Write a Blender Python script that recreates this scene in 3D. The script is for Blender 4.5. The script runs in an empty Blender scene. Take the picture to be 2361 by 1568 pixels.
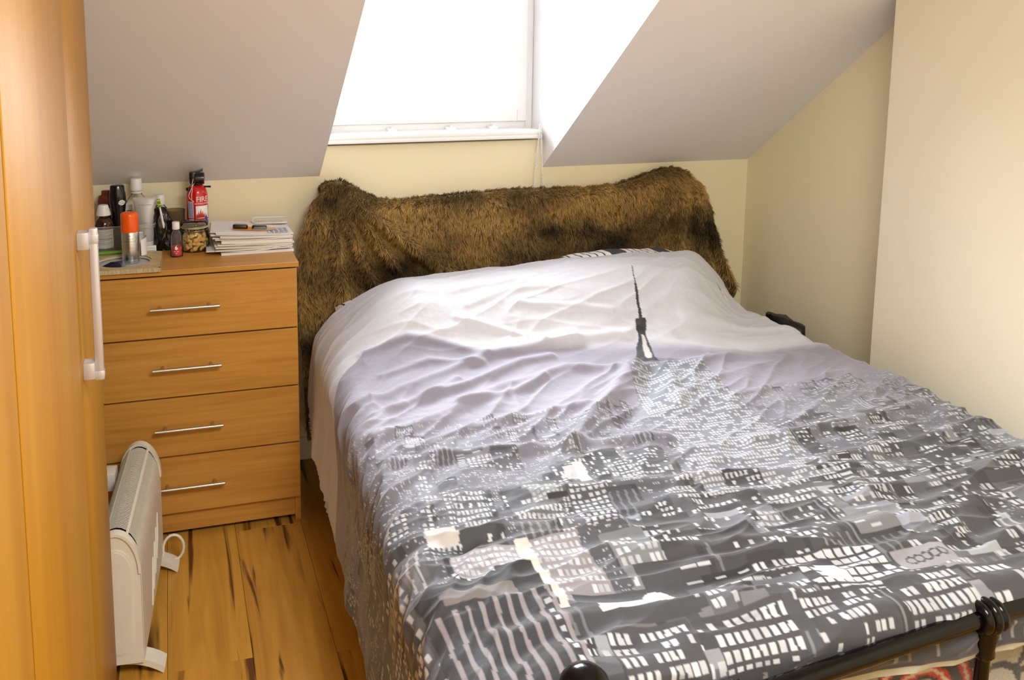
import bpy, bmesh, math, random
import numpy as np
from mathutils import Vector, Matrix
random.seed(7)
RNG = np.random.default_rng(11)
scene = bpy.context.scene
COL = scene.collection

# ------------------------------------------------------------------ camera, world, lights, exposure
cam_d = bpy.data.cameras.new('camera'); cam = bpy.data.objects.new('camera', cam_d); COL.objects.link(cam)
YAW, PIT, ROL, FPX = .2815, .1373, .0025, 2059.46
fw = Vector((math.sin(YAW)*math.cos(PIT), math.cos(YAW)*math.cos(PIT), -math.sin(PIT)))
rt = Vector((math.cos(YAW), -math.sin(YAW), 0)); up = rt.cross(fw)
r2 = rt*math.cos(ROL)+up*math.sin(ROL); u2 = -rt*math.sin(ROL)+up*math.cos(ROL)
cam.matrix_world = Matrix(((r2.x, u2.x, -fw.x, -.4584), (r2.y, u2.y, -fw.y, -3.2132), (r2.z, u2.z, -fw.z, 1.5804), (0, 0, 0, 1)))
cam_d.sensor_width = 36; cam_d.lens = FPX/2361*36; cam_d.clip_start = .02
cam_d.shift_x = 195.11/2361; cam_d.shift_y = -410.9/2361
scene.camera = cam

world = bpy.data.worlds.new('overcast_sky'); scene.world = world; world.use_nodes = True
wb = world.node_tree.nodes['Background']; wb.inputs[0].default_value = (.90, .95, 1, 1)
# CIE overcast luminance: three times brighter at the zenith than at the horizon, dull ground below
wn = world.node_tree; wtc = wn.nodes.new('ShaderNodeTexCoord'); wsp = wn.nodes.new('ShaderNodeSeparateXYZ'); wn.links.new(wtc.outputs['Generated'], wsp.inputs[0])
wmr = wn.nodes.new('ShaderNodeMapRange'); wmr.inputs['From Min'].default_value = 0; wmr.inputs['From Max'].default_value = 1; wmr.inputs['To Min'].default_value = 16; wmr.inputs['To Max'].default_value = 48
wn.links.new(wsp.outputs[2], wmr.inputs['Value'])
wgr = wn.nodes.new('ShaderNodeMath'); wgr.operation = 'GREATER_THAN'; wgr.inputs[1].default_value = 0.; wn.links.new(wsp.outputs[2], wgr.inputs[0])
wml = wn.nodes.new('ShaderNodeMath'); wml.operation = 'MULTIPLY_ADD'; wn.links.new(wmr.outputs[0], wml.inputs[0]); wml.inputs[1].default_value = 1.5; wml.inputs[2].default_value = 0.
wm2 = wn.nodes.new('ShaderNodeMath'); wm2.operation = 'MULTIPLY'; wn.links.new(wml.outputs[0], wm2.inputs[0])
wad = wn.nodes.new('ShaderNodeMath'); wad.operation = 'MULTIPLY_ADD'; wn.links.new(wgr.outputs[0], wad.inputs[0]); wad.inputs[1].default_value = .75; wad.inputs[2].default_value = .25
wn.links.new(wad.outputs[0], wm2.inputs[1]); wn.links.new(wm2.outputs[0], wb.inputs[1])
pd = bpy.data.lights.new('window_portal', 'AREA'); pd.shape = 'RECTANGLE'; pd.size = .86; pd.size_y = .82; pd.cycles.is_portal = True
po = bpy.data.objects.new('window_portal', pd); COL.objects.link(po); po.location = (.5, .16, 1.66); po.rotation_euler = (-math.pi/2, 0, 0)
# unseen disk light added behind the photographer to fill the room
ld = bpy.data.lights.new('added_fill_light', 'AREA'); ld.shape = 'DISK'; ld.size = .9; ld.energy = 64; ld.color = (.97, .985, 1.)
lo = bpy.data.objects.new('added_fill_light', ld); COL.objects.link(lo); lo.location = (.25, -3.1, 2.36)
vs = scene.view_settings
vs.view_transform = 'Standard'; vs.look = 'None'; vs.gamma = 1; vs.use_curve_mapping = False; vs.exposure = 0.12
scene.cycles.max_bounces = 14; scene.cycles.transparent_max_bounces = 24; scene.cycles.transmission_bounces = 14
scene.cycles.sample_clamp_indirect = 6.0

# ------------------------------------------------------------------ helpers
def lin(c):
    return tuple(((v/255)/12.92 if v/255 <= .04045 else ((v/255+.055)/1.055)**2.4) for v in c)

def base_mat(name):
    m = bpy.data.materials.new(name); m.use_nodes = True
    return m, m.node_tree, m.node_tree.nodes['Principled BSDF']

def M(name, rgb, rough=.5, metal=0., var=.06, scale=30, bump=0., bscale=200, coat=0., trans=0., ior=1.45, alpha=None, sheen=0.):
    m, nt, b = base_mat(name)
    c = lin(rgb)
    tc = nt.nodes.new('ShaderNodeTexCoord')
    n = nt.nodes.new('ShaderNodeTexNoise'); n.inputs['Scale'].default_value = scale; n.inputs['Detail'].default_value = 4
    nt.links.new(tc.outputs['Object'], n.inputs['Vector'])
    r = nt.nodes.new('ShaderNodeValToRGB')
    r.color_ramp.elements[0].position = .3; r.color_ramp.elements[1].position = .7
    r.color_ramp.elements[0].color = tuple(v*(1-var) for v in c)+(1,)
    r.color_ramp.elements[1].color = tuple(min(1, v*(1+var)) for v in c)+(1,)
    nt.links.new(n.outputs['Fac'], r.inputs['Fac']); nt.links.new(r.outputs['Color'], b.inputs['Base Color'])
    b.inputs['Roughness'].default_value = rough; b.inputs['Metallic'].default_value = metal
    b.inputs['Coat Weight'].default_value = coat; b.inputs['Coat Roughness'].default_value = .08
    b.inputs['Transmission Weight'].default_value = trans; b.inputs['IOR'].default_value = ior
    b.inputs['Sheen Weight'].default_value = sheen
    if alpha is not None: b.inputs['Alpha'].default_value = alpha
    if bump:
        n2 = nt.nodes.new('ShaderNodeTexNoise'); n2.inputs['Scale'].default_value = bscale; n2.inputs['Detail'].default_value = 5
        nt.links.new(tc.outputs['Object'], n2.inputs['Vector'])
        bp = nt.nodes.new('ShaderNodeBump'); bp.inputs['Strength'].default_value = bump; bp.inputs['Distance'].default_value = .004
        nt.links.new(n2.outputs['Fac'], bp.inputs['Height']); nt.links.new(bp.outputs['Normal'], b.inputs['Normal'])
    return m

def wood(name, cols, stretch, scale=1., rough=.4, coat=0., streak=None, objrand=False, bump=.05):
    """layered grain; stretch = per-axis scale, the small axis is the grain direction"""
    m, nt, b = base_mat(name); N = nt.nodes.new; L = nt.links.new
    tc = N('ShaderNodeTexCoord'); mp = N('ShaderNodeMapping'); mp.inputs['Scale'].default_value = stretch
    src = tc.outputs['Object']
    if objrand:
        oi = N('ShaderNodeObjectInfo'); mul = N('ShaderNodeVectorMath'); mul.operation = 'SCALE'; mul.inputs['Scale'].default_value = 37.
        cb = N('ShaderNodeCombineXYZ'); L(oi.outputs['Random'], cb.inputs[0]); L(oi.outputs['Random'], cb.inputs[1])
        L(cb.outputs[0], mul.inputs[0]); ad = N('ShaderNodeVectorMath'); L(src, ad.inputs[0]); L(mul.outputs[0], ad.inputs[1]); src = ad.outputs[0]
    L(src, mp.inputs['Vector'])
    n1 = N('ShaderNodeTexNoise'); n1.inputs['Scale'].default_value = scale; n1.inputs['Detail'].default_value = 8; n1.inputs['Roughness'].default_value = .62; n1.inputs['Distortion'].default_value = .5
    L(mp.outputs['Vector'], n1.inputs['Vector'])
    r = N('ShaderNodeValToRGB'); e = r.color_ramp.elements
    e[0].position = .28; e[0].color = lin(cols[0])+(1,); e[1].position = .72; e[1].color = lin(cols[-1])+(1,)
    if len(cols) == 3: q = e.new(.5); q.color = lin(cols[1])+(1,)
    L(n1.outputs['Fac'], r.inputs['Fac']); out = r.outputs['Color']
    if streak:
        n2 = N('ShaderNodeTexNoise'); n2.inputs['Scale'].default_value = scale*streak[1]; n2.inputs['Detail'].default_value = 3; n2.inputs['Distortion'].default_value = 1.4
        L(mp.outputs['Vector'], n2.inputs['Vector'])
        r3 = N('ShaderNodeValToRGB'); g = r3.color_ramp.elements; g[0].position = streak[2]; g[0].color = (0, 0, 0, 1); g[1].position = streak[3]; g[1].color = (1, 1, 1, 1)
        L(n2.outputs['Fac'], r3.inputs['Fac'])
        mx = N('ShaderNodeMix'); mx.data_type = 'RGBA'; L(r3.outputs['Color'], mx.inputs['Factor']); L(out, mx.inputs[6]); mx.inputs[7].default_value = lin(streak[0])+(1,)
        out = mx.outputs[2]
    L(out, b.inputs['Base Color']); b.inputs['IOR'].default_value = 1.38
    b.inputs['Roughness'].default_value = rough; b.inputs['Coat Weight'].default_value = coat; b.inputs['Coat Roughness'].default_value = .12
    if bump:
        bp = N('ShaderNodeBump'); bp.inputs['Strength'].default_value = bump; bp.inputs['Distance'].default_value = .002
        L(n1.outputs['Fac'], bp.inputs['Height']); L(bp.outputs['Normal'], b.inputs['Normal'])
    return m

def link(name, me, mat, parent=None, smooth=None):
    if mat is not None: me.materials.append(mat)
    if smooth is not None and len(me.polygons):
        me.polygons.foreach_set('use_smooth', [True]*len(me.polygons))
        if smooth < 180: me.set_sharp_from_angle(angle=math.radians(smooth))
    o = bpy.data.objects.new(name, me); COL.objects.link(o)
    if parent is not None: o.parent = parent
    return o

def pyd(name, v, f):
    me = bpy.data.meshes.new(name); me.from_pydata([tuple(p) for p in v], [], [tuple(q) for q in f]); me.update(); return me

class MB:
    def __init__(s): s.v = []; s.f = []
    def add(s, v, f):
        n = len(s.v); s.v += [tuple(p) for p in v]; s.f += [tuple(i+n for i in q) for q in f]; return s
    def box(s, x0, x1, y0, y1, z0, z1, bev=0.):
        if bev:
            bm = bmesh.new(); bmesh.ops.create_cube(bm, size=1)
            for q in bm.verts:
                q.co = Vector(((x0+x1)/2+q.co.x*(x1-x0), (y0+y1)/2+q.co.y*(y1-y0), (z0+z1)/2+q.co.z*(z1-z0)))
            bmesh.ops.bevel(bm, geom=bm.edges[:], offset=bev, segments=2, affect='EDGES', profile=.5)
            bm.verts.index_update(); s.add([q.co for q in bm.verts], [[w.index for w in p.verts] for p in bm.faces]); bm.free(); return s
        v = [(x, y, z) for x in (x0, x1) for y in (y0, y1) for z in (z0, z1)]
        return s.add(v, [(0, 1, 3, 2), (4, 6, 7, 5), (0, 4, 5, 1), (2, 3, 7, 6), (0, 2, 6, 4), (1, 5, 7, 3)])
    def lathe(s, prof, seg=28, c=(0, 0, 0), sx=1., sy=1., cap=True):
        v = []; f = []; n = len(prof)
        for r, z in prof:
            for i in range(seg):
                a = 2*math.pi*i/seg; v.append((c[0]+r*sx*math.sin(a), c[1]-r*sy*math.cos(a), c[2]+z))
        for j in range(n-1):
            for i in range(seg):
                k = (i+1) % seg; f.append((j*seg+i, j*seg+k, (j+1)*seg+k, (j+1)*seg+i))
        if cap:
            f.append(tuple(range(seg))[::-1]); f.append(tuple((n-1)*seg+i for i in range(seg)))
        return s.add(v, f)
    def tube(s, pts, r, seg=10, closed=False):
        pts = [Vector(p) for p in pts]; n = len(pts); v = []; f = []
        rr = r if isinstance(r, (list, tuple)) else [r]*n
        prev = None
        for i, p in enumerate(pts):
            a = pts[(i-1) % n] if (closed or i) else p; b = pts[(i+1) % n] if (closed or i < n-1) else p
            t = (b-a).normalized()
            if prev is None:
                prev = t.orthogonal().normalized()
            x = (prev-t*prev.dot(t)).normalized(); prev = x; y = t.cross(x)
            for k in range(seg):
                q = 2*math.pi*k/seg; v.append(p+x*math.cos(q)*rr[i]+y*math.sin(q)*rr[i])
        for i in range(n if closed else n-1):
            j = (i+1) % n
            for k in range(seg):
                m = (k+1) % seg; f.append((i*seg+k, i*seg+m, j*seg+m, j*seg+k))
        if not closed:
            f.append(tuple(range(seg))[::-1]); f.append(tuple((n-1)*seg+k for k in range(seg)))
        return s.add(v, f)
    def prism(s, poly, a, b, axis='z'):
        """poly of 2D points extruded from a to b along axis: z -> (x,y), y -> (x,z), x -> (y,z)"""
        n = len(poly)
        mk = {'z': lambda p, t: (p[0], p[1], t), 'y': lambda p, t: (p[0], t, p[1]), 'x': lambda p, t: (t, p[0], p[1])}[axis]
        v = [mk(p, a) for p in poly]+[mk(p, b) for p in poly]
        f = [tuple(range(n))[::-1], tuple(range(n, 2*n))]+[(i, (i+1) % n, n+(i+1) % n, n+i) for i in range(n)]
        return s.add(v, f)
    def build(s, name, mat, parent=None, smooth=None):
        me = pyd(name, s.v, s.f)
        bm = bmesh.new(); bm.from_mesh(me); bmesh.ops.recalc_face_normals(bm, faces=bm.faces[:]); bm.to_mesh(me); bm.free()
        return link(name, me, mat, parent, smooth)

def tag(o, label, cat, group=None, kind=None):
    o['label'] = label; o['category'] = cat
    if group: o['group'] = group
    if kind: o['kind'] = kind
    return o
def thing(name, label, cat, loc=(0, 0, 0), rz=0., group=None):
    o = bpy.data.objects.new(name, None); o.empty_display_size = .05; COL.objects.link(o); o.location = loc; o.rotation_euler = (0, 0, rz)
    return tag(o, label, cat, group)
def struct(o, label=None, cat=None):
    o['kind'] = 'structure'
    if label: o['label'] = label; o['category'] = cat
    return o

def text2d(s, h, spacing=1.):
    cu = bpy.data.curves.new('t', 'FONT'); cu.body = s; cu.size = h*1.38; cu.align_x = 'CENTER'; cu.space_character = spacing; cu.resolution_u = 2
    o = bpy.data.objects.new('t', cu); COL.objects.link(o)
    dg = bpy.context.evaluated_depsgraph_get(); ev = o.evaluated_get(dg); me = ev.to_mesh()
    v = [(p.co.x, p.co.y) for p in me.vertices]; f = [tuple(q.vertices) for q in me.polygons]
    ev.to_mesh_clear(); bpy.data.objects.remove(o); bpy.data.curves.remove(cu)
    return v, f
def wrap(v, f, r, z0, a0=0., sy=1.):
    """flat (x, h) figure wrapped round a cylinder of radius r, facing -y at angle a0"""
    return [(r*math.sin(x/r+a0), -r*sy*math.cos(x/r+a0), z0+h) for x, h in v], f
def patch(w, h, n=14):
    v = []; f = []
    for i in range(n+1): v += [(-w/2+w*i/n, 0), (-w/2+w*i/n, h)]
    for i in range(n): f.append((2*i, 2*i+2, 2*i+3, 2*i+1))
    return v, f
def lettering(lines, parent, mat, r=None, a0=0., name='lettering', sy=1.):
    mb = MB()
    for s, h, z, sp in lines:
        v, f = text2d(s, h, sp); vv, ff = wrap(v, f, r, z, a0, sy); mb.add(vv, ff)
    me = pyd(name, mb.v, mb.f); return link(name, me, mat, parent)

# ------------------------------------------------------------------ noise
def pnoise(x, y, seed=0):
    xi = np.floor(x).astype(np.int64); yi = np.floor(y).astype(np.int64); xf = x-xi; yf = y-yi
    def g(ix, iy):
        h = (ix*374761393+iy*668265263+seed*974634787) & 0x7fffffff
        h = ((h ^ (h >> 13))*1274126177) & 0x7fffffff; h = (h ^ (h >> 16)) & 0xffff
        a = h*(2*np.pi/65536.); return np.cos(a), np.sin(a)
    def d(ix, iy, fx, fy):
        a, b = g(ix, iy); return a*fx+b*fy
    u = xf*xf*xf*(xf*(xf*6-15)+10); w = yf*yf*yf*(yf*(yf*6-15)+10)
    a = d(xi, yi, xf, yf); b = d(xi+1, yi, xf-1, yf); c = d(xi, yi+1, xf, yf-1); e = d(xi+1, yi+1, xf-1, yf-1)
    return ((a*(1-u)+b*u)*(1-w)+(c*(1-u)+e*u)*w)*1.5
def fbm(x, y, o=3, seed=0):
    s = 0; a = 1.; t = 0
    for i in range(o): s = s+a*pnoise(x*2**i, y*2**i, seed+i*17); t += a; a *= .5
    return s/t
def hash2(i, j, seed=0):
    h = (i.astype(np.int64)*73856093 ^ j.astype(np.int64)*19349663 ^ seed*83492791) & 0x7fffffff
    h = ((h ^ (h >> 15))*2246822519) & 0x7fffffff; h = ((h ^ (h >> 13))*3266489917) & 0x7fffffff
    return ((h ^ (h >> 16)) & 0xffffff)/float(0x1000000)
def sstep(a, b, x):
    t = np.clip((x-a)/(b-a), 0, 1); return t*t*(3-2*t)

def grid_mesh(name, P, colors=None, close_u=False):
    nt, ns = P.shape[:2]
    idx = np.arange(nt*ns).reshape(nt, ns)
    q = np.stack([idx[:-1, :-1], idx[:-1, 1:], idx[1:, 1:], idx[1:, :-1]], -1).reshape(-1, 4)
    me = bpy.data.meshes.new(name); me.vertices.add(nt*ns); me.vertices.foreach_set('co', P.reshape(-1).astype(np.float32))
    me.loops.add(q.size); me.loops.foreach_set('vertex_index', q.reshape(-1).astype(np.int32))
    me.polygons.add(len(q)); me.polygons.foreach_set('loop_start', (np.arange(len(q))*4).astype(np.int32))
    me.polygons.foreach_set('use_smooth', np.ones(len(q), bool))
    me.update(calc_edges=True)
    if colors is not None:
        a = me.color_attributes.new('print', 'FLOAT_COLOR', 'POINT')
        c = np.concatenate([colors.reshape(-1, 3), np.ones((nt*ns, 1))], 1); a.data.foreach_set('color', c.reshape(-1).astype(np.float32))
    return me

# ------------------------------------------------------------------ materials
m_cream = M('cream_wall_paint', (242, 231, 196), .75, var=.015, scale=3, bump=.06, bscale=60)
m_slope = M('white_ceiling_paint', (240, 237, 238), .8, var=.02, scale=2, bump=.06, bscale=40)
m_upvc = M('white_window_plastic', (242, 242, 240), .3, var=.01)
m_beech = wood('beech_laminate', [(178, 122, 50), (194, 138, 62), (204, 149, 72)], (1.2, 14, 26), 2.2, .38, coat=.1, bump=.02)
m_beech_v = wood('beech_laminate_upright', [(178, 122, 50), (194, 138, 62), (204, 149, 72)], (26, 14, 1.2), 2.2, .38, coat=.1, bump=.02)
m_ward = wood('honey_gloss_wardrobe', [(158, 106, 20), (168, 116, 24), (176, 126, 32)], (10, 9, .6), 1.6, .46, coat=.0, bump=.01)
m_ward_edge = wood('wardrobe_edge_band', [(180, 112, 16), (196, 128, 26)], (10, 9, .6), 1.6, .3, coat=.2, bump=.0)
m_floor = wood('rustic_laminate_floor', [(166, 112, 42), (194, 140, 52), (210, 158, 66)], (13, .9, 1), 1.5, .33, coat=.15, streak=((92, 54, 20), .7, .56, .63), objrand=True, bump=.03)
m_steel = M('brushed_steel', (190, 186, 178), .28, 1., var=.08, scale=120)
m_alu = M('satin_aluminium', (205, 205, 205), .32, 1., var=.05, scale=90)
m_handle = M('silver_lacquer', (196, 195, 200), .3, .5, var=.02)
m_black_metal = M('gloss_black_enamel', (5, 5, 6), .16, 0., var=.1, ior=1.36)
m_heater = M('white_heater_plastic', (222, 216, 200), .38, var=.02)
m_dark = M('dark_void', (14, 12, 11), .8)
m_white_pl = M('white_plastic', (240, 238, 235), .35, var=.015)
m_black_pl = M('black_plastic', (12, 12, 14), .25, var=.1, coat=.3)
m_orange = M('orange_plastic', (250, 96, 12), .28, var=.02, coat=.3)
m_paper = M('white_paper', (236, 232, 232), .7, var=.025, scale=12)
m_paper2 = M('cream_paper', (228, 222, 208), .7, var=.03, scale=12)
m_ink = M('black_ink', (34, 32, 34), .6)
m_ink_grey = M('grey_ink', (128, 124, 124), .6)
m_ink_white = M('white_ink', (245, 243, 240), .5, var=.01)
m_red = M('red_enamel', (200, 22, 26), .22, var=.03, coat=.5)
m_redink = M('red_ink', (196, 40, 30), .5)
m_blueink = M('blue_ink', (50, 62, 150), .5)
m_brown_gl = M('amber_brown_plastic', (58, 24, 12), .15, var=.1, coat=.5)
m_redbrown = M('red_brown_plastic', (112, 48, 30), .3, var=.08)
m_silver_tube = M('silver_grey_tube', (186, 182, 180), .42, .25, var=.02)
def glassy(name, rgb, rough=.03, w=1., ior=1.45):
    """thin-walled clear plastic or glass: tinted see-through film with a fresnel sheen"""
    m = bpy.data.materials.new(name); m.use_nodes = True; nt = m.node_tree; nt.nodes.clear(); N = nt.nodes.new
    o = N('ShaderNodeOutputMaterial'); a = N('ShaderNodeMixShader'); t = N('ShaderNodeBsdfTransparent'); g = N('ShaderNodeBsdfGlossy'); fz = N('ShaderNodeFresnel')
    c = lin(rgb); t.inputs[0].default_value = c+(1,); g.inputs['Roughness'].default_value = max(rough, .03); fz.inputs['IOR'].default_value = ior
    if w < 1:
        d = N('ShaderNodeBsdfDiffuse'); d.inputs[0].default_value = c+(1,); q = N('ShaderNodeMixShader'); q.inputs[0].default_value = 1-w
        nt.links.new(t.outputs[0], q.inputs[1]); nt.links.new(d.outputs[0], q.inputs[2]); nt.links.new(q.outputs[0], a.inputs[1])
    else: nt.links.new(t.outputs[0], a.inputs[1])
    nt.links.new(fz.outputs[0], a.inputs[0]); nt.links.new(g.outputs[0], a.inputs[2]); nt.links.new(a.outputs[0], o.inputs[0])
    return m
m_glass = glassy('clear_jar_glass', (252, 253, 249), .03, .985, 1.2)
m_clear_pl = glassy('clear_bottle_plastic', (252, 250, 250), .06, .975, ior=1.22)
m_frost = glassy('frosted_tub_plastic', (214, 216, 214), .35, .8, 1.2)
m_smoke = glassy('smoked_brown_glass', (206, 190, 160), .05, .88, ior=1.2)
m_oil = M('red_oil', (214, 24, 28), .12, var=.05, alpha=.95)
m_peanut = M('peanut_shell', (224, 178, 100), .7, var=.2, scale=90, bump=.6, bscale=260)
m_wire = M('clasp_wire', (190, 186, 178), .25, 1.)
m_green = M('green_plastic', (70, 170, 50), .3, var=.1, coat=.3)
m_yellow = M('yellow_plastic', (240, 196, 40), .4)
m_navy = M('navy_foil', (16, 22, 48), .25, var=.4, coat=.5)
m_orangecard = M('orange_card', (245, 150, 30), .5)

# board with pale end grain
m_board = wood('pale_plywood', [(176, 152, 104), (198, 176, 128), (210, 190, 146)], (10, 10, 30), 3, .6)
m_board_edge = wood('plywood_edge', [(150, 126, 88), (196, 176, 138), (214, 198, 164)], (60, 60, 3), 3, .7)

# thin window glass: transparent with a faint reflection
m_pane = bpy.data.materials.new('window_glass'); m_pane.use_nodes = True
nt = m_pane.node_tree; nt.nodes.clear()
o_ = nt.nodes.new('ShaderNodeOutputMaterial'); mx = nt.nodes.new('ShaderNodeMixShader'); tr = nt.nodes.new('ShaderNodeBsdfTransparent'); gl = nt.nodes.new('ShaderNodeBsdfGlossy'); fr = nt.nodes.new('ShaderNodeFresnel')
gl.inputs['Roughness'].default_value = .02; fr.inputs['IOR'].default_value = 1.3
nt.links.new(fr.outputs[0], mx.inputs[0]); nt.links.new(tr.outputs[0], mx.inputs[1]); nt.links.new(gl.outputs[0], mx.inputs[2]); nt.links.new(mx.outputs[0], o_.inputs[0])

# ------------------------------------------------------------------ room
XL, XR, XC, YC, YR = -1.36, 1.878, 1.72, -.91, -4.3     # left wall, alcove wall, chimney breast face and its far corner, rear wall
ZK, SL, ZC = 1.08, .735, 2.38                           # knee wall height, roof slope, flat ceiling
DX0, DX1, ZD = .06, .94, 2.10                           # dormer cheeks and its ceiling
zsl = lambda y: ZK-SL*y
YF = -(ZC-ZK)/SL
T = .06
# floor of planks
fl = MB().box(XL-T, XR+T, YR-T, T, -.06, -.014).build('floor', m_dark); struct(fl, 'wood laminate floor of long streaky planks', 'floor')
pw = .2115; x0 = -.0905-pw*7
plank_me = {}
for k in range(16):
    xa = x0+pw*k; xb = xa+pw
    if xa > XR+T: break
    row0 = {5: -1.068, 6: -.454, 7: -1.108, 4: -.30}.get(k, -random.random()*1.2)
    L = 1.21; ya = row0+L*math.ceil((T-row0)/L)
    while ya > YR-T:
        if 'p' not in plank_me:
            q = MB().box(-pw/2+.0004, pw/2-.0004, -L/2+.0004, L/2-.0004, -.014, 0, .0007); me = pyd('plank', q.v, q.f); me.materials.append(m_floor); plank_me['p'] = me
        p = bpy.data.objects.new('plank', plank_me['p']); COL.objects.link(p); p.location = ((xa+xb)/2, ya-L/2, 0); p.parent = fl
        ya -= L
# back (knee) wall with the part below the window
struct(MB().box(XL-T, DX0, 0, T, -.05, ZK+.1).box(DX1, XR+T, 0, T, -.05, ZK+.1).box(DX0, DX1, 0, T, -.05, 1.19).build('wall_back', m_cream), 'cream painted knee wall behind the bed', 'wall')
struct(MB().box(DX0-T, DX1+T, T, .16, .9, 1.225).build('wall_below_window', m_cream), 'cream wall below the dormer window', 'wall')
struct(MB().box(XL-T, XL, YR, T, -.05, ZC+.1).build('wall_left', m_cream), 'cream left wall behind the wardrobe', 'wall')
struct(MB().box(XR, XR+T, YC-.1, T, -.05, ZC+.1).build('wall_right', m_cream), 'cream alcove wall on the right of the bed', 'wall')
struct(MB().box(XC, XR+T, YR, YC, -.05, ZC+.1, .004).build('wall_chimney', M('pale_cream_paint', (236, 228, 204), .75, var=.015, scale=3, bump=.06, bscale=60)), 'pale cream chimney breast wall on the right', 'wall')
struct(MB().box(XL-T, XR+T, YR-T, YR, -.05, ZC+.1).build('wall_rear', m_cream), 'cream wall behind the photographer', 'wall')
def slope_poly(x0_, x1_, ya, yb, name, lab):
    th = .07
    v = [(x, y, zsl(y)+d) for x in (x0_, x1_) for y in (ya, yb) for d in (0, th)]
    m = MB().add(v, [(0, 1, 3, 2), (4, 6, 7, 5), (0, 4, 5, 1), (2, 3, 7, 6), (0, 2, 6, 4), (1, 5, 7, 3)])
    return struct(m.build(name, m_slope), lab, 'ceiling')
YDT = -(ZD-ZK)/SL
slope_poly(XL-T, DX0, .02, YF, 'ceiling_slope_left', 'sloping white ceiling left of the dormer')
slope_poly(DX1, XR+T, .02, YF, 'ceiling_slope_right', 'sloping white ceiling right of the dormer')
slope_poly(DX0, DX1, YDT, YF, 'ceiling_slope_above', 'sloping white ceiling above the dormer')
struct(MB().box(XL-T, XR+T, YR-T, YF+.02, ZC, ZC+.06).build('ceiling', m_slope), 'flat white ceiling of the attic room', 'ceiling')
struct(MB().box(DX0-T, DX1+T, YDT-.05, .2, ZD, ZD+.06).build('ceiling_dormer', m_slope), 'flat white ceiling inside the dormer', 'ceiling')
for nm, xa, xb, lab in (('wall_dormer_left', DX0-T, DX0, 'white left cheek of the dormer'), ('wall_dormer_right', DX1, DX1+T, 'white right cheek of the dormer')):
    # cheek triangle above the slope
    poly = [(.2, ZK-.1), (.02, ZK+.035), (YDT+.03, ZD+.013), (.2, ZD+.013)]
    struct(MB().prism([(p[0], p[1]) for p in poly], xa+.0005, xb-.0005, 'x').build(nm, m_slope), lab, 'wall')
# baseboard
struct(MB().box(XL, XR, -.016, 0, 0, .085, .003).build('baseboard_back', m_upvc), 'white baseboard along the back wall', 'baseboard')

# window
w = thing('window_1', 'white plastic dormer window blown out by daylight', 'window', (.5, .13, 1.225)); w['kind'] = 'structure'
def ring(x0_, x1_, z0_, z1_, t, ya, yb, bot=None):
    bot = bot or t
    return MB().box(x0_, x0_+t, ya, yb, z0_, z1_, .003).box(x1_-t, x1_, ya, yb, z0_, z1_, .003).box(x0_+t, x1_-t, ya, yb, z0_, z0_+bot, .003).box(x0_+t, x1_-t, ya, yb, z1_-t, z1_, .003)
ring(-.44, .44, .0, .875, .03, -.02, .05).build('window_frame', m_upvc, w, 40)
ring(-.41, .41, .03, .845, .038, -.032, .035, .05).build('sash', m_upvc, w, 40)
MB().box(-.373, .373, .0, .006, .079, .808).build('pane', m_pane, w)
for xx in (-.145, .09, .265):
    MB().box(xx-.018, xx+.018, -.055, -.022, .002, .014, .003).box(xx-.004, xx+.004, -.052, -.03, .014, .02).build('blind_clip', m_upvc, w)
s = MB().box(DX0, DX1-.015, -.03, .125, 1.208, 1.23, .006).box(DX0, DX1-.015, -.03, -.024, 1.198, 1.212, .002).build('trim_1', m_upvc, None, 40)
struct(s, 'white plastic window sill board', 'window sill')

# bead chain of the roller blind
mb = MB()
def bead(p, r=.003): mb.lathe([(r*math.sin(math.pi*i/4)+1e-5, -r*math.cos(math.pi*i/4)) for i in range(5)], 6, p)
for (xa, ya, za), (xb, yb, zb) in (((.912, -.036, 1.25), (.893, -.034, 1.0)), ((.915, -.036, 1.25), (.932, -.034, 1.0))):
    n = 44
    for i in range(n): t = i/(n-1); bead((xa+(xb-xa)*t, ya+(yb-ya)*t, za+(zb-za)*t))
for i in range(12): a = math.pi*(i+.5)/12; bead((.9125-.0195*math.cos(a), -.034, 1.0-.02*math.sin(a)))
tag(mb.build('blind_chain', m_white_pl, None, 180), 'white beaded pull chain hanging from the window sill', 'chain')

def dashes(w_, h, seed=1):
    """unreadably small print: a row of uneven short strokes"""
    r_ = random.Random(seed+int(w_*1e4)); v = []; f = []; x = -w_/2
    while x < w_/2:
        q = r_.uniform(.5, 1.3)*h*.6; g = h*(.25 if r_.random() < .8 else .8); n = len(v)
        v += [(x, 0), (x+q, 0), (x+q, h*r_.uniform(.7, 1)), (x, h*r_.uniform(.7, 1))]; f.append((n, n+1, n+2, n+3)); x += q+g
    return v, f
def small_print(rows, parent, mat, r, a0=0.):
    mb = MB()
    for w_, h, z in rows:
        v, f = dashes(w_, h); vv, ff = wrap(v, f, r, z, a0); mb.add(vv, ff)
    o = link('small_print', pyd('small_print', mb.v, mb.f), mat, parent); o['kind'] = 'stuff'; return o

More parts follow.
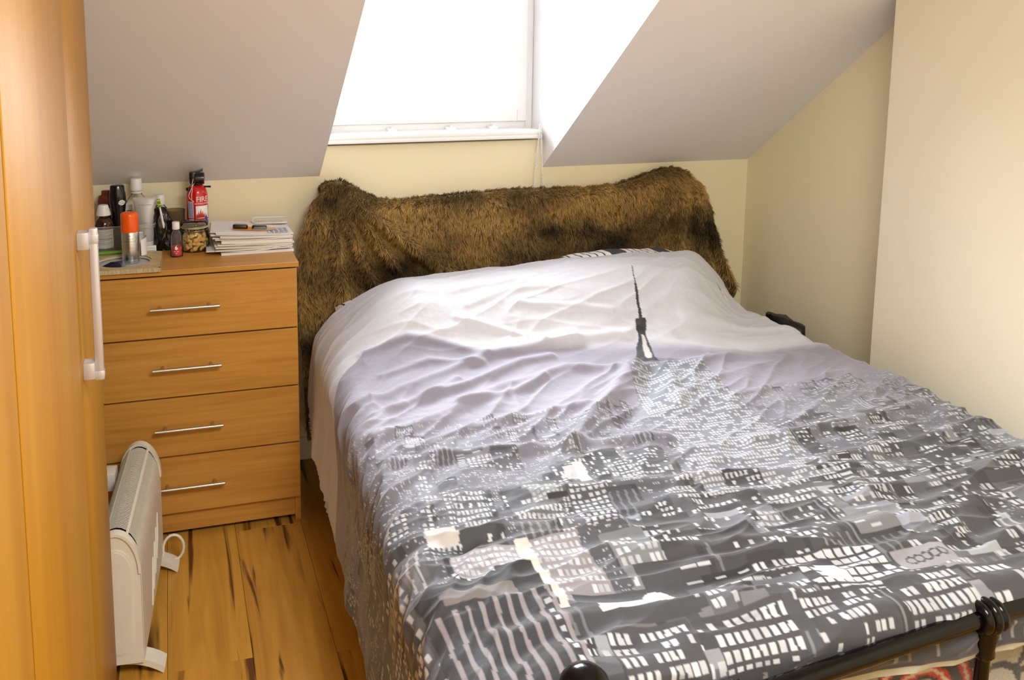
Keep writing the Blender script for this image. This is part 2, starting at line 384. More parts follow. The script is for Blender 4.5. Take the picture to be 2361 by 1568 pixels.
# ------------------------------------------------------------------ chest of drawers
CT = .88
ch = thing('chest_of_drawers', 'beech laminate chest of four drawers with steel bar handles', 'chest of drawers', (-.42, -.245, 0))
cx0, cx1, cy0, cy1 = -.335, .3325, -.188, .205
MB().box(cx0, cx0+.018, cy0, cy1, 0, .863, .0008).build('side_panel', m_beech_v, ch)
MB().box(cx1-.018, cx1, cy0, cy1, 0, .863, .0008).build('side_panel', m_beech_v, ch)
MB().box(cx0+.018, cx1-.018, cy1-.006, cy1, .03, .863).build('back_panel', m_beech, ch)
MB().box(cx0-.004, cx1+.004, -.209, cy1, .864, CT, .0012).build('top', m_beech, ch)
MB().box(cx0+.018, cx1-.018, cy0+.004, cy0+.02, .018, .088, .0008).build('plinth', m_beech, ch)
MB().box(cx0+.018, cx1-.018, cy0+.02, cy1-.01, .09, .85).build('carcass_core', m_dark, ch)
for (za, zb), zh in zip(((.6675, .8585), (.4745, .6625), (.2815, .4695), (.0905, .2765)), (.765, .574, .378, .186)):
    d = MB().box(cx0+.001, cx1-.002, -.205, cy0-.001, za, zb, .0009).build('drawer', m_beech, ch)
    xc = -.0145
    h = MB().tube([(xc-.1035, -.237, zh), (xc-.1025, -.237, zh), (xc+.1025, -.237, zh), (xc+.1035, -.237, zh)], [.0045, .0055, .0055, .0045], 14)
    for xx in (-.072, .072): h.tube([(xc+xx, -.204, zh), (xc+xx, -.234, zh)], .0048, 10)
    h.build('handle', m_steel, d, 40)

# ------------------------------------------------------------------ wardrobe
wd = thing('wardrobe', 'tall honey wood wardrobe with glossy doors and long silver handle', 'wardrobe', (-.93, -2.0, 0))
wx = .30   # door face, local
MB().box(-.28, wx-.022, -.92, .90, 0, 1.84, .002).build('carcass', m_ward, wd)
for ya, yb, dx in ((.432, .899, 0.), (-.188, .427, .002), (-.555, -.192, 0.), (-.919, -.559, .001)):
    d = MB().box(wx-.02+dx, wx-.004+dx, ya, yb, .06, 1.825, .0015).box(wx-.004+dx, wx+dx, ya, yb, .06, 1.825, .0018).build('door', m_ward, wd, 40)
    MB().box(wx-.0195+dx, wx-.0005+dx, yb-.0004, yb+.0006, .061, 1.824).build('edge_band', m_ward_edge, d)
    if ya > .4:
        hb = MB().box(wx+.020, wx+.036, .496, .512, .943, 1.234, .0035)
        hb.box(wx+.019, wx+.037, .495, .513, .945, .962, .002).box(wx+.019, wx+.037, .495, .513, 1.205, 1.222, .002)
        hb.build('handle_bar', m_handle, d, 40)
        for zz in (.965, 1.212):
            MB().box(wx, wx+.021, .488, .52, zz-.016, zz+.016, .002).build('handle_bracket', m_handle, d, 40)

# ------------------------------------------------------------------ convector heater
ht = thing('convector_heater', 'white freestanding convector heater with slotted curved top', 'heater', (-.602, -.815, 0), -math.radians(5.))
HW, HL, HZ0, HZ1, HR = .057, .247, .045, .39, .075
def hprof(inset=0., z0=HZ0, n=10):
    """cross-section (x,z): straight sides, elliptical top"""
    p = [(-HW+inset, z0+inset)]
    zt_ = HZ1-.105
    for i in range(n*2+1):
        a = math.pi-math.pi*i/(2*n); p.append((math.cos(a)*(HW-inset), zt_+math.sin(a)*(.105-inset)))
    p.append((HW-inset, z0+inset)); return p
MB().prism(hprof(.006), -HL+.004, HL-.004, 'y').build('inner_core', m_dark, ht, 40)
# side skins
zt_ = HZ1-.105; za = zt_+math.sin(math.radians(28))*.105; xa = math.cos(math.radians(28))*HW
for sgn in (-1, 1):
    pr = [(HW, HZ0)]+[(math.cos(math.radians(a))*HW, zt_+math.sin(math.radians(a))*.105) for a in (0, 7, 14, 21, 28)]
    inn = [(x-.003, z) for x, z in pr][::-1]
    MB().prism([(sgn*x, z) for x, z in pr+inn], -HL+.012, HL-.012, 'y').build('side_shell', m_heater, ht, 50)
# top grille: fine ribs too small to pick apart, with three long bars
g = MB()
def arc(a0, a1, n, rr=0.): return [(math.cos(math.radians(a0+(a1-a0)*i/n))*(HW+rr), zt_+math.sin(math.radians(a0+(a1-a0)*i/n))*(.105+rr)) for i in range(n+1)]
ar = arc(28, 152, 10); ai = arc(28, 152, 10, -.0012)
nr = 66
for i in range(nr):
    y = -HL+.03+(2*HL-.06)*i/(nr-1)
    g.prism(ar+ai[::-1], y-.0013, y+.0013, 'y')
for a in (28, 62, 118, 152):
    q = arc(a-3.2, a+3.2, 2, .0006); qi = arc(a-3.2, a+3.2, 2, -.004)
    g.prism(q+qi[::-1], -HL+.012, HL-.012, 'y')
gr = g.build('grille', m_heater, ht, 40); gr['kind'] = 'stuff'
for sgn in (-1, 1):
    q = arc(0, 180, 18, .003); qi = arc(0, 180, 18, -.004)
    MB().prism(q+qi[::-1], sgn*HL-.012, sgn*HL+.012, 'y').build('end_hoop', m_heater, ht, 40)
    MB().prism(hprof(.0005), sgn*(HL-.004), sgn*(HL+.007), 'y').build('end_panel', m_heater, ht, 40)
    # raised lozenge on the end panel
    lz = [(-.036, .10)]+[(-.036+.0, .1)]
    pts = []
    for k in range(9): a = math.pi+math.pi*k/8; pts.append((math.cos(a)*.036, .105+math.sin(a)*.036))
    for k in range(9): a = math.pi*k/8; pts.append((math.cos(a)*.04, .29+math.sin(a)*.06))
    pp = MB(); pp.prism(pts, sgn*(HL+.006), sgn*(HL+.009), 'y').prism([(x*.9, .2+(z-.2)*.96) for x, z in pts], sgn*(HL+.008), sgn*(HL+.0105), 'y')
    pp.build('end_moulding', m_heater, ht, 60)
    # curved foot across the body
    n = 12; tp = []; bt = []
    for i in range(n+1):
        t = -1+2*i/n; x = t*.105; z = .052-.036*abs(t)**2.2; tp.append((x, z)); bt.append((x*.96, max(z-.016, .0)))
    MB().prism(tp+bt[::-1], sgn*(HL-.03)-.025, sgn*(HL-.03)+.025, 'y').build('foot', m_heater, ht, 50)
# diagonal vent ribs on the side
for k in range(4):
    y0_ = .10-.045*k; v = MB().tube([(HW-.0005, y0_+.02, .235-.018*k), (HW+.001, y0_-.0, .175-.018*k), (HW-.0005, y0_-.02, .12-.018*k)], .0035, 8); v.build('vent_rib', m_heater, ht, 60)
# power cable looped by the far foot
cb = [(.045+.0, .18, .03)]
for i in range(15): a = math.radians(200-19*i); cb.append((.088+.03*math.cos(a), .23+.012*i/15, .055+.042*math.sin(a)))
cb.append((.09, .225, .022))
MB().tube(cb, .0042, 10).build('cable', m_heater, ht, 180)
# wall bracket sticking out on the far side
MB().box(-.105, -.055, .14, .2, .30, .352, .004).build('bracket', m_heater, ht, 40)

# ------------------------------------------------------------------ things on the chest
# pale board with a round hole
bd = thing('wooden_board', 'pale plywood board with a round hole on the chest edge', 'board', (-.612, -.352, CT), math.radians(-1.2))
hw, hd, R, th_ = .113, .112, .082, .0135
v = []; f = []; n = 48
for i in range(n):
    a = 2*math.pi*(i+.5)/n; c, s_ = math.cos(a), math.sin(a); k = 1/max(abs(c)/hw, abs(s_)/hd)
    for z in (0, th_): v += [(c*R, s_*R, z), (c*k, s_*k, z)]
for i in range(n):
    a, b = 4*i, 4*((i+1) % n)
    f += [(a+2, a+3, b+3, b+2), (a, b, b+1, a+1), (a, a+2, b+2, b)]
top = MB().add(v, f); top.build('board_body', m_board, bd)
MB().prism([(-hw, -hd), (hw, -hd), (hw, -hd+.0008), (-hw, -hd+.0008)], 0, th_, 'z').prism([(hw-.0008, -hd), (hw, -hd), (hw, hd), (hw-.0008, hd)], 0, th_, 'z').build('edge', m_board_edge, bd)
MB().lathe([(R-.0005, .0002), (R-.0005, .0025)], 48).build('inset_disc', M('pale_blue_disc', (188, 194, 196), .25, var=.03), bd)
MB().lathe([(R-.001, .006), (R-.001, .0095), (R-.004, .0095), (R-.004, .006)], 48, cap=False).build('white_ring', m_paper2, bd)

def spray_can():
    t = thing('spray_can', 'silver body spray can with a bright orange cap', 'spray can', (-.591, -.332, CT+.003))
    r = .0262
    MB().lathe([(r-.003, 0), (r-.0008, .001), (r, .003), (r, .098), (r-.0012, .1), (r-.003, .1)], 40).build('can_body', m_alu, t, 35)
    MB().lathe([(r+.0004, .0985), (r+.0006, .0995), (r+.0002, .150), (r-.001, .1555), (r-.004, .1585), (r-.009, .1595), (r-.0095, .1583), (.0001, .1583)], 40, cap=False).build('cap', m_orange, t, 35)
    r += .0002
    lettering([('DAVID', .0042, .077, 1.5), ('BECKHAM', .0042, .069, 1.5), ('INSTINCT', .0024, .061, 1.5)], t, m_ink, r)
    small_print([(.030, .0014, .018), (.036, .0014, .0145), (.026, .0014, .006)], t, m_ink, r)
    lettering([('SPORT', .0036, .049, 1.6)], t, m_redink, r)
    mb = MB()   # small winged emblem
    for sg in (-1, 1):
        for k in range(3):
            v, f = [(sg*.0005, -.0005+k*.0012), (sg*(.0042-k*.0006), .0016+k*.0012), (sg*(.0042-k*.0006), .0023+k*.0012), (sg*.0005, .0004+k*.0012)], [(0, 1, 2, 3)]
            vv, ff = wrap(v, f, r, .0865); mb.add(vv, ff)
    link('emblem', pyd('emblem', mb.v, mb.f), m_ink, t)
spray_can()

# navy sachet and green pen on the board
mb = MB(); a = [(-.045, -.003, .0), (-.02, -.012, .0), (.018, -.014, .0), (.03, .0, .002), (.016, .012, .0), (-.015, .01, .0)]
b = [(-.036, -.002, .004), (-.014, -.006, .015), (.012, -.009, .012), (.022, .0, .016), (.01, .007, .013), (-.012, .005, .012)]
mb.add(a+b, [(0, 1, 7, 6), (1, 2, 8, 7), (2, 3, 9, 8), (3, 4, 10, 9), (4, 5, 11, 10), (5, 0, 6, 11), (6, 7, 8, 9, 10, 11), (5, 4, 3, 2, 1, 0)])
o = mb.build('foil_sachet', m_navy); o.location = (-.635, -.375, CT+.004); tag(o, 'crumpled navy blue sachet lying in the board hole', 'sachet')
pn = thing('highlighter_pen', 'green highlighter pen lying behind the round hole', 'pen', (-.672, -.258, CT+.0135), math.radians(5))
MB().tube([(-.035, 0, .0065), (.055, 0, .0065)], .0062, 14).build('barrel', glassy('green_clear_barrel', (150, 205, 70), .15, .5), pn, 40)
MB().tube([(-.055, 0, .0065), (-.054, 0, .0065), (-.022, 0, .0065), (-.0215, 0, .0065)], [.005, .0068, .0068, .006], 14).build('cap', m_green, pn, 40)

# clear plastic box holding toiletries
bx = thing('plastic_box', 'clear frosted plastic box holding the toiletry bottles', 'container', (-.613, -.163, CT))
def rrect(hx, hy, r, n=6):
    p = []
    for cx_, cy_, a0 in ((hx-r, hy-r, 0), (-hx+r, hy-r, 90), (-hx+r, -hy+r, 180), (hx-r, -hy+r, 270)):
        for i in range(n+1): a = math.radians(a0+90*i/n); p.append((cx_+r*math.cos(a), cy_+r*math.sin(a)))
    return p
def loft(rings, close=True):
    n = len(rings[0]); v = [q for rg in rings for q in rg]; f = []
    for j in range(len(rings)-1):
        for i in range(n): k = (i+1) % n; f.append((j*n+i, j*n+k, (j+1)*n+k, (j+1)*n+i))
    f.append(tuple(range(n))[::-1])
    if close: f.append(tuple((len(rings)-1)*n+i for i in range(n)))
    return v, f
m_thinpl = M('thin_frosted_plastic', (205, 208, 206), .25, var=.02, alpha=.24)
def rr3(hx, hy, r, z): return [(x, y, z) for x, y in rrect(hx, hy, r)]
v, f = loft([rr3(.088, .052, .018, .001), rr3(.092, .055, .018, .085), rr3(.0955, .0585, .02, .0855), rr3(.0955, .0585, .02, .096), rr3(.093, .056, .02, .096)], False)
MB().add(v, f).build('box_body', m_thinpl, bx, 40)
MB().tube([(x, y, .096) for x, y in rrect(.0955, .0585, .02)], .0014, 6, True).build('rim', M('clear_rim', (196, 200, 198), .2, alpha=.6), bx, 180)
MB().box(.045, .056, -.0562, -.0556, .030, .075).build('barcode_label', m_paper, bx)
mb = MB()
for k in range(9): mb.box(.046, .055, -.0566, -.0563, .033+k*.0044, .033+k*.0044+.0012+.0012*(k % 3 == 0))
mb.build('barcode', m_ink, bx)
MB().box(.06, .086, -.0562, -.0554, .012, .026).build('orange_sticker', M('orange_red_sticker', (214, 70, 34), .5), bx)

def medicine():
    t = thing('medicine_bottle', 'amber brown bottle with white tapered cap and printed label', 'bottle', (-.678, -.165, CT+.002))
    MB().lathe([(.024, 0), (.029, .003), (.03, .01), (.03, .092), (.026, .108), (.0145, .118), (.0145, .13)], 32).build('bottle_body', m_brown_gl, t, 40)
    MB().lathe([(.0225, .124), (.0228, .127), (.0155, .156), (.0135, .158)], 32).build('cap', m_white_pl, t, 40)
    v, f = patch(.062, .062); vv, ff = wrap(v, f, .0303, .018, .15); link('label', pyd('label', vv, ff), m_paper2, t)
    mb = MB()
    for k in range(11):
        wl = .05-.012*((k*7) % 3)
        v, f = patch(wl, .0012 if k != 6 else .003, 8); v = [(x-(.052-wl)/2, z) for x, z in v]; vv, ff = wrap(v, f, .0306, .073-k*.0042, .15); mb.add(vv, ff)
    link('label_print', pyd('label_print', mb.v, mb.f), m_ink_grey, t)
medicine()

def gel():
    t = thing('shower_gel_bottle', 'black waisted shower gel bottle with a white oval logo', 'bottle', (-.634, -.135, CT+.002), math.radians(4))
    def ov(w_, d_, z): return [(math.cos(2*math.pi*i/28)*w_, math.sin(2*math.pi*i/28)*d_, z) for i in range(28)]
    v, f = loft([ov(.024, .015, 0), ov(.0265, .017, .004), ov(.027, .0175, .05), ov(.0215, .016, .10), ov(.0225, .0165, .125), ov(.027, .018, .16), ov(.027, .018, .175), ov(.0255, .0175, .192), ov(.0235, .0165, .196), ov(.0225, .016, .2135), ov(.0195, .014, .2165)])
    MB().add(v, f).build('bottle_body', m_black_pl, t, 40)
    mb = MB(); v = [(math.cos(2*math.pi*i/24)*.0105, math.sin(2*math.pi*i/24)*.0085) for i in range(24)]
    cr, sr = math.cos(.25), math.sin(.25)
    P = lambda x, z, d=0: (.012+x*cr-z*sr, -.0185-d+.25*(x*cr-z*sr+.0), .160+x*sr+z*cr)
    link('logo', pyd('logo', [P(x, z) for x, z in v], [tuple(range(24))]), m_ink_white, t)
    mb = MB()
    for s_, zz in (('RIGHT', .0008), ('GUARD', -.0052)):
        tv, tf = text2d(s_, .0042, 1.); mb.add([P(x, z+zz, .0004) for x, z in tv], tf)
    link('lettering', pyd('lettering', mb.v, mb.f), m_ink, t)
gel()

t = thing('lotion_bottle', 'red brown lotion bottle behind the black gel bottle', 'bottle', (-.673, -.072, CT))
v, f = loft([[(math.cos(2*math.pi*i/28)*a, math.sin(2*math.pi*i/28)*b, z) for i in range(28)] for a, b, z in ((.024, .014, 0), (.027, .016, .004), (.027, .017, .1), (.029, .018, .14), (.0285, .018, .16), (.024, .016, .174), (.016, .012, .178), (.0155, .012, .19), (.013, .01, .192))])
MB().add(v, f).build('bottle_body', m_redbrown, t, 40)
MB().box(.004, .02, -.0182, -.0176, .11, .135).build('label', m_paper2, t)

t = thing('mouthwash_bottle', 'clear mouthwash bottle with a tall white cap', 'bottle', (-.5765, -.062, CT))
v, f = loft([rr3(a, b, min(a, b)*.8, z) for a, b, z in ((.036, .02, 0), (.038, .022, .004), (.039, .022, .13), (.036, .021, .15), (.018, .0165, .172), (.0165, .0165, .178), (.0165, .0165, .188))])
MB().add(v, f).build('bottle_body', m_clear_pl, t, 40)
MB().lathe([(.0182, .178), (.0182, .184), (.0165, .185)], 28).build('collar', m_white_pl, t, 35)
MB().lathe([(.0195, .187), (.0197, .19), (.018, .226), (.017, .2275)], 28).build('cap', m_white_pl, t, 35)
MB().box(-.037, -.014, -.0226, -.0222, .105, .147).build('label', m_paper, t)
MB().box(-.033, -.017, -.0229, -.0227, .118, .123).build('label_print', M('dark_green_ink', (20, 60, 50), .5), t)

# squeezed silver tube standing cap down in the box
t = thing('cream_tube', 'silver grey cream tube standing upside down in the box', 'tube', (-.548, -.165, CT+.003), math.radians(-2))
def ovl(w_, d_, z): return [(math.cos(2*math.pi*i/28)*w_, math.sin(2*math.pi*i/28)*d_, z) for i in range(28)]
v, f = loft([ovl(.021, .021, 0), ovl(.022, .022, .002), ovl(.022, .022, .03), ovl(.024, .022, .035), ovl(.026, .02, .08), ovl(.032, .012, .13), ovl(.037, .003, .166), ovl(.038, .0012, .169), ovl(.038, .0012, .177)])
MB().add(v, f).build('tube_body', m_silver_tube, t, 40)
MB().lathe([(.0222, .0), (.0226, .001), (.0226, .028), (.022, .029)], 28).build('cap', m_white_pl, t, 35)
mb = MB()
for wl, h, z, y in ((.042, .0016, .151, -.0105), (.012, .0018, .092, -.0196)):
    tv, tf = dashes(wl, h); mb.add([(x, y, z+q) for x, q in tv], tf)
link('small_print', pyd('small_print', mb.v, mb.f), m_ink_grey, t)['kind'] = 'stuff'

t = thing('white_cap_bottle', 'small bottle with white cap and orange label behind toothbrush', 'bottle', (-.5, -.055, CT))
MB().lathe([(.019, 0), (.021, .003), (.021, .12), (.013, .13), (.013, .136)], 28).build('bottle_body', m_clear_pl, t, 40)
MB().lathe([(.0165, .134), (.0165, .136), (.0155, .166), (.0145, .1675)], 28).build('cap', m_white_pl, t, 35)
v, f = patch(.03, .07); vv, ff = wrap(v, f, .0213, .05, .75); link('label', pyd('label', vv, ff), M('orange_label', (222, 120, 80), .5), t)

# black wash bag, crinkled
nu, nv = 40, 26; P = np.zeros((nv, nu, 3))
for j in range(nv):
    for i in range(nu):
        a = 2*math.pi*i/(nu-1); z = j/(nv-1)
        rr = (.036 if z < .75 else .036-.06*(z-.75))*(1-.22*z)
        P[j, i] = (rr*math.cos(a)*1.0, rr*math.sin(a)*.7, z*.142)
nz = fbm(np.arctan2(P[..., 1], P[..., 0])*1.6+9, P[..., 2]*38, 3, 5)
nz[:, -1] = nz[:, 0]
P[..., 0] *= 1+.35*nz; P[..., 1] *= 1+.35*nz; P[..., 0] -= .10*P[..., 2]
top_ = P[-1].mean(0); P = np.concatenate([P, np.tile(top_-np.array([0, 0, .012]), (1, nu, 1))], 0)
o = link('wash_bag', grid_mesh('wash_bag', P), M('shiny_black_film', (10, 9, 9), .18, var=.3, coat=.4)); o.location = (-.487, -.165, CT)
tag(o, 'crinkled shiny black plastic bag beside the peanut jar', 'bag')
# black camera case lump and toothbrush leaning
def toothbrush(name, lab, x, y, lean, mh, mb2):
    t = thing(name, lab, 'toothbrush', (x, y, CT+.002))
    t.rotation_euler = (math.radians(4), math.radians(lean), 0)
    MB().tube([(0, 0, 0), (0, 0, .05), (0, 0, .10), (0, 0, .135), (0, 0, .15)], [.005, .0058, .0045, .0032, .0028], 10).build('grip', m_white_pl, t, 60)
    MB().box(-.0055, .0055, -.003, .002, .146, .176, .002).build('head', mh, t, 40)
    for k in range(4): MB().box(-.005, .005, -.0115, -.003, .149+k*.0068, .1535+k*.0068, .0008).build('bristle_tuft', mb2[k % 2], t)
toothbrush('toothbrush', 'green and yellow toothbrush leaning out of the black bag', -.478, -.176, -9, m_green, (m_green, m_yellow))

# leaflet curled round behind the can, small printed box
mb = MB(); n = 16; v = []; f = []
for i in range(n+1):
    a = math.radians(-75+165*i/n); x = .030*math.cos(a)*.75; y = .03*math.sin(a)
    v += [(x, y, 0), (x, y, .058*(1-.25*abs(i/n-.5)))]
for i in range(n): f.append((2*i, 2*i+2, 2*i+3, 2*i+1))
n0 = len(v); v += [(p[0]*1.03, p[1]*1.03, p[2]) for p in v]; f += [tuple(n0+k for k in q)[::-1] for q in f[:n]]
o = MB().add(v, f).build('folded_leaflet', m_paper, None, 180); o.location = (-.567, -.268, CT+.0136); tag(o, 'curled white leaflet standing behind the spray can', 'leaflet')
t = thing('pill_carton', 'small white printed carton in front of the plastic box', 'box', (-.532, -.228, CT), math.radians(-4))
MB().box(-.016, .016, -.008, .002, 0, .03, .0006).build('carton', m_paper, t)
mb = MB()
for k in range(3): mb.box(-.014, .013, -.0085, -.0081, .006+.008*k, .0068+.008*k)
mb.build('print', m_ink_grey, t)

# smoked brown glass tumbler
t = thing('smoked_tumbler', 'smoked brown glass tumbler between black bag and extinguisher', 'glass', (-.4535, -.098, CT))
MB().lathe([(.026, 0), (.0285, .003), (.0335, .118), (.0335, .1195), (.032, .1195), (.031, .116), (.0265, .008), (.0001, .007)], 36, cap=False).lathe([(.0001, .0), (.026, .0)], 36, cap=False).build('tumbler_body', m_smoke, t, 50)
MB().tube([(.0337*math.sin(a), -.0337*math.cos(a), .1195) for a in [2*math.pi*i/36 for i in range(36)]], .0009, 6, True).build('rim', m_smoke, t, 180)

# fire extinguisher
def extinguisher():
    t = thing('fire_extinguisher', 'small red fire extinguisher with black head and white cord', 'fire extinguisher', (-.379, -.1, CT))
    r = .0358
    MB().lathe([(r-.004, 0), (r-.001, .002), (r, .006), (r, .172), (r-.0015, .181), (r-.006, .192), (r-.0135, .2015), (r-.018, .204)], 44).build('cylinder', m_red, t, 35)
    MB().lathe([(.0185, .200), (.0205, .203), (.0215, .21), (.0215, .214), (.019, .216)], 24).build('valve_collar', m_black_pl, t, 35)
    hd_ = MB().box(-.024, .006, -.018, .018, .208, .249, .005)
    hd_.tube([(-.004, -.019, .228), (.018, -.02, .228), (.0245, -.0202, .228), (.026, -.0204, .228)], [.02, .0205, .0195, .017], 20)
    hd_.build('head', m_black_pl, t, 40)
    MB().prism([(-.012, .248), (.012, .254), (.022, .2575), (.0215, .251), (.006, .246), (-.012, .243)], -.012, .012, 'y').build('trigger', m_black_pl, t, 40)
    MB().tube([(.012, -.004, .197), (.03, -.006, .1965), (.046, -.008, .196), (.047, -.008, .196)], [.003, .003, .0035, .002], 10).build('nozzle', m_black_pl, t, 40)
    MB().lathe([(.001, -.006), (.0075, -.005), (.0085, 0), (.0075, .005), (.001, .006)], 18, (-.028, -.016, .192)).build('gauge', m_black_pl, t, 40)
    # white safety cord
    pts = []
    for x, z in ((-.006, .232), (-.001, .228), (.0, .222), (-.006, .214), (-.014, .202), (-.022, .186), (-.028, .172), (-.0265, .163), (-.019, .157), (-.012, .150)):
        rr = .0372 if z < .185 else .0372-.0135*(z-.185)/.05
        pts.append((x, -math.sqrt(max(rr*rr-x*x, 1e-5))*(1 if z < .2 else .62)-.0012, z))
    MB().tube(pts, .0011, 6).build('safety_cord', M('white_cord', (236, 228, 214), .8), t, 180)
    pts2 = [(-.006, pts[0][1], .232), (-.011, pts[1][1], .226), (-.0145, -.026, .215), (-.016, -.031, .2), (-.016, -.034, .186), (-.0185, -.0335, .172), (-.018, -.0335, .158)]
    MB().tube(pts2, .0011, 6).build('safety_cord', bpy.data.materials['white_cord'], t, 180)
    a0 = .5; R_ = r+.0003
    lettering([('FIRE', .019, .149, .96)], t, m_ink_white, R_, a0)
    lettering([('EXTINGUISHER', .0058, .140, 1.0)], t, m_ink_white, R_, a0)
    def wp(poly, z0, a, rr, name, mat):
        # fan-free thin patch: split polygon columns
        vv, ff = wrap(poly, [tuple(range(len(poly)))], rr, z0, a); return link(name, pyd(name, vv, ff), mat, t)
    def pan(w_, h_, z0, a, name, mat, rr):
        v, f = patch(w_, h_, 18); vv, ff = wrap(v, f, rr, z0, a); return link(name, pyd(name, vv, ff), mat, t)
    pan(.048, .043, .092, a0, 'picture_panel', m_ink_white, R_)
    pan(.048, .034, .054, a0, 'picture_panel', m_ink_white, R_)
    pan(.022, .056, .094, -.68, 'text_panel', M('pale_blue_label', (206, 208, 222), .5), R_)
    mb = MB()
    for k in range(13): v, f = patch(.019, .0016, 6); vv, ff = wrap(v, f, R_+.0003, .097+k*.004, -.68); mb.add(vv, ff)
    link('small_print', pyd('small_print', mb.v, mb.f), m_blueink, t)['kind'] = 'stuff'
    for (z0, sc) in ((.094, 1.), (.055, .62)):
        mb = MB()
        for xo, hh, ww in ((-.014, .017, .006), (-.009, .025, .006), (-.003, .033, .0065), (.003, .026, .006), (.008, .018, .005)):
            v = [(xo-ww/2, 0), (xo+ww/2, 0), (xo+ww*.42, hh*.4), (xo+ww*.1, hh*.7), (xo+ww*.2, hh), (xo-ww*.25, hh*.72), (xo-ww*.55, hh*.35)]
            v = [(x*1.15-.004, z*sc) for x, z in v]; vv, ff = wrap(v, [tuple(range(7))], R_+.0004, z0, a0); mb.add(vv, ff)
        link('flames', pyd('flames', mb.v, mb.f), m_redink, t)
    v = [(.006, -.034), (.021, -.034), (.0235, -.02), (.019, -.004), (.013, .006), (.0075, .012), (.011, .004), (.006, -.006), (.0085, -.018)]
    vv, ff = wrap(v, [tuple(range(len(v)))], R_+.0006, .098, a0); link('figure', pyd('figure', vv, ff), m_blueink, t)
extinguisher()

# small bottle of red oil
def oil():
    t = thing('oil_bottle', 'small clear bottle half full of red oil with white cap', 'bottle', (-.4525, -.277, CT))
    MB().lathe([(.0175, 0), (.0193, .0015), (.0198, .004), (.0198, .062), (.0185, .072), (.014, .081), (.0095, .087), (.0092, .092), (.0085, .092), (.0088, .086), (.0132, .0805), (.0175, .0715), (.0188, .062), (.0188, .005), (.0001, .003)], 36, cap=False).lathe([(.0001, 0), (.0175, 0)], 36, cap=False).build('bottle_body', m_clear_pl, t, 50)
    MB().lathe([(.0001, .0032), (.0186, .0052), (.0186, .0335), (.0001, .0335)], 36, cap=False).build('oil', m_oil, t, 40)
    MB().lathe([(.0115, .090), (.0118, .091), (.0118, .1115), (.0112, .113), (.0001, .113)], 30, cap=False).build('cap', m_white_pl, t, 35)
    lettering([('Oil', .0040, .0115, 1.)], t, m_ink_white, .0200, -.05)
    small_print([(.0165, .0026, .0185)], t, m_ink_white, .0200, -.05)
    mb = MB(); n = 16
    v = [(math.cos(2*math.pi*i/n)*.0045, math.sin(2*math.pi*i/n)*.0048) for i in range(n)]; vv, ff = wrap(v, [tuple(range(n))], .02, .0295, -.05); mb.add(vv, ff)
    v = [(-.0042, .001), (-.0035, .0055), (.0, .009), (.0045, .0105), (.001, .0072), (-.0005, .004)]; vv, ff = wrap(v, [tuple(range(6))], .02, .0295, -.05); mb.add(vv, ff)
    link('drop_logo', pyd('drop_logo', mb.v, mb.f), m_ink_white, t)
oil()

# clip-top jar of peanuts
JX, JY = -.3935, -.208
t = thing('peanut_jar', 'clip-top glass jar filled with unshelled peanuts', 'jar', (JX, JY, CT))
MB().lathe([(.0001, .0), (.037, 0), (.043, .003), (.0475, .012), (.048, .03), (.0475, .05), (.045, .061), (.041, .067), (.041, .074), (.0435, .0755), (.0435, .079), (.038, .079), (.0375, .074), (.0375, .068), (.042, .06), (.0445, .05), (.045, .03), (.0445, .014), (.04, .006), (.0001, .005)], 48, cap=False).build('jar_body', m_glass, t, 50)
MB().lathe([(.0001, .0835), (.04, .0835), (.0432, .0842), (.0445, .087), (.0445, .091), (.043, .0955), (.038, .1), (.0001, .1015), (.0001, .099), (.037, .0975), (.0405, .0935), (.0405, .0885), (.0001, .0885)], 48, cap=False).build('lid', m_glass, t, 50)
MB().lathe([(.0425, .0795), (.0448, .08), (.0448, .083), (.0425, .0835)], 40).build('gasket', M('pale_rubber', (206, 196, 160), .6), t, 40)
for zz, rr in ((.0715, .0422), (.0858, .0452)):
    MB().tube([(rr*math.sin(a), -rr*math.cos(a), zz) for a in [2*math.pi*i/40 for i in range(40)]], .0011, 6, True).build('wire_band', m_wire, t, 180)
aw = -.42
def onj(a, r_, z): return (r_*math.sin(a), -r_*math.cos(a), z)
MB().tube([onj(-.95, .046, .0858), onj(-.7, .0475, .083), onj(aw-.02, .0482, .083), onj(aw+.06, .048, .075), onj(aw+.1, .0455, .0715)], .0011, 6).tube([onj(-.72, .0455, .0715), onj(-.5, .049, .066), onj(aw, .052, .058), onj(aw-.05, .053, .045), onj(aw-.12, .052, .036), onj(-.7, .0505, .034)], .0012, 6).build('clasp', m_wire, t, 180)
# peanuts inside
def peanut_mesh():
    nseg, nr_ = 12, 13; v = []; f = []
    for j in range(nr_):
        tt = j/(nr_-1); x = (tt-.5)*.036
        r_ = math.sqrt(max(0, 1-(2*tt-1)**2))**.75*(.0072+.0014*math.cos(4*math.pi*(tt-.5)+.0)*1.2-.0006)
        r_ = max(r_, .0003)
        for i in range(nseg):
            a = 2*math.pi*i/nseg; q = r_*(1+.05*math.sin(5*a)+.05*math.sin(9*tt*math.pi+i))
            v.append((x, q*math.cos(a), q*math.sin(a)+.0022*math.sin(tt*math.pi)))
    for j in range(nr_-1):
        for i in range(nseg): k = (i+1) % nseg; f.append((j*nseg+i, j*nseg+k, (j+1)*nseg+k, (j+1)*nseg+i))
    f.append(tuple(range(nseg))[::-1]); f.append(tuple((nr_-1)*nseg+i for i in range(nseg)))
    me = pyd('peanut', v, f); me.materials.append(m_peanut); me.polygons.foreach_set('use_smooth', [True]*len(me.polygons)); return me
pm = peanut_mesh(); rnd = random.Random(4)
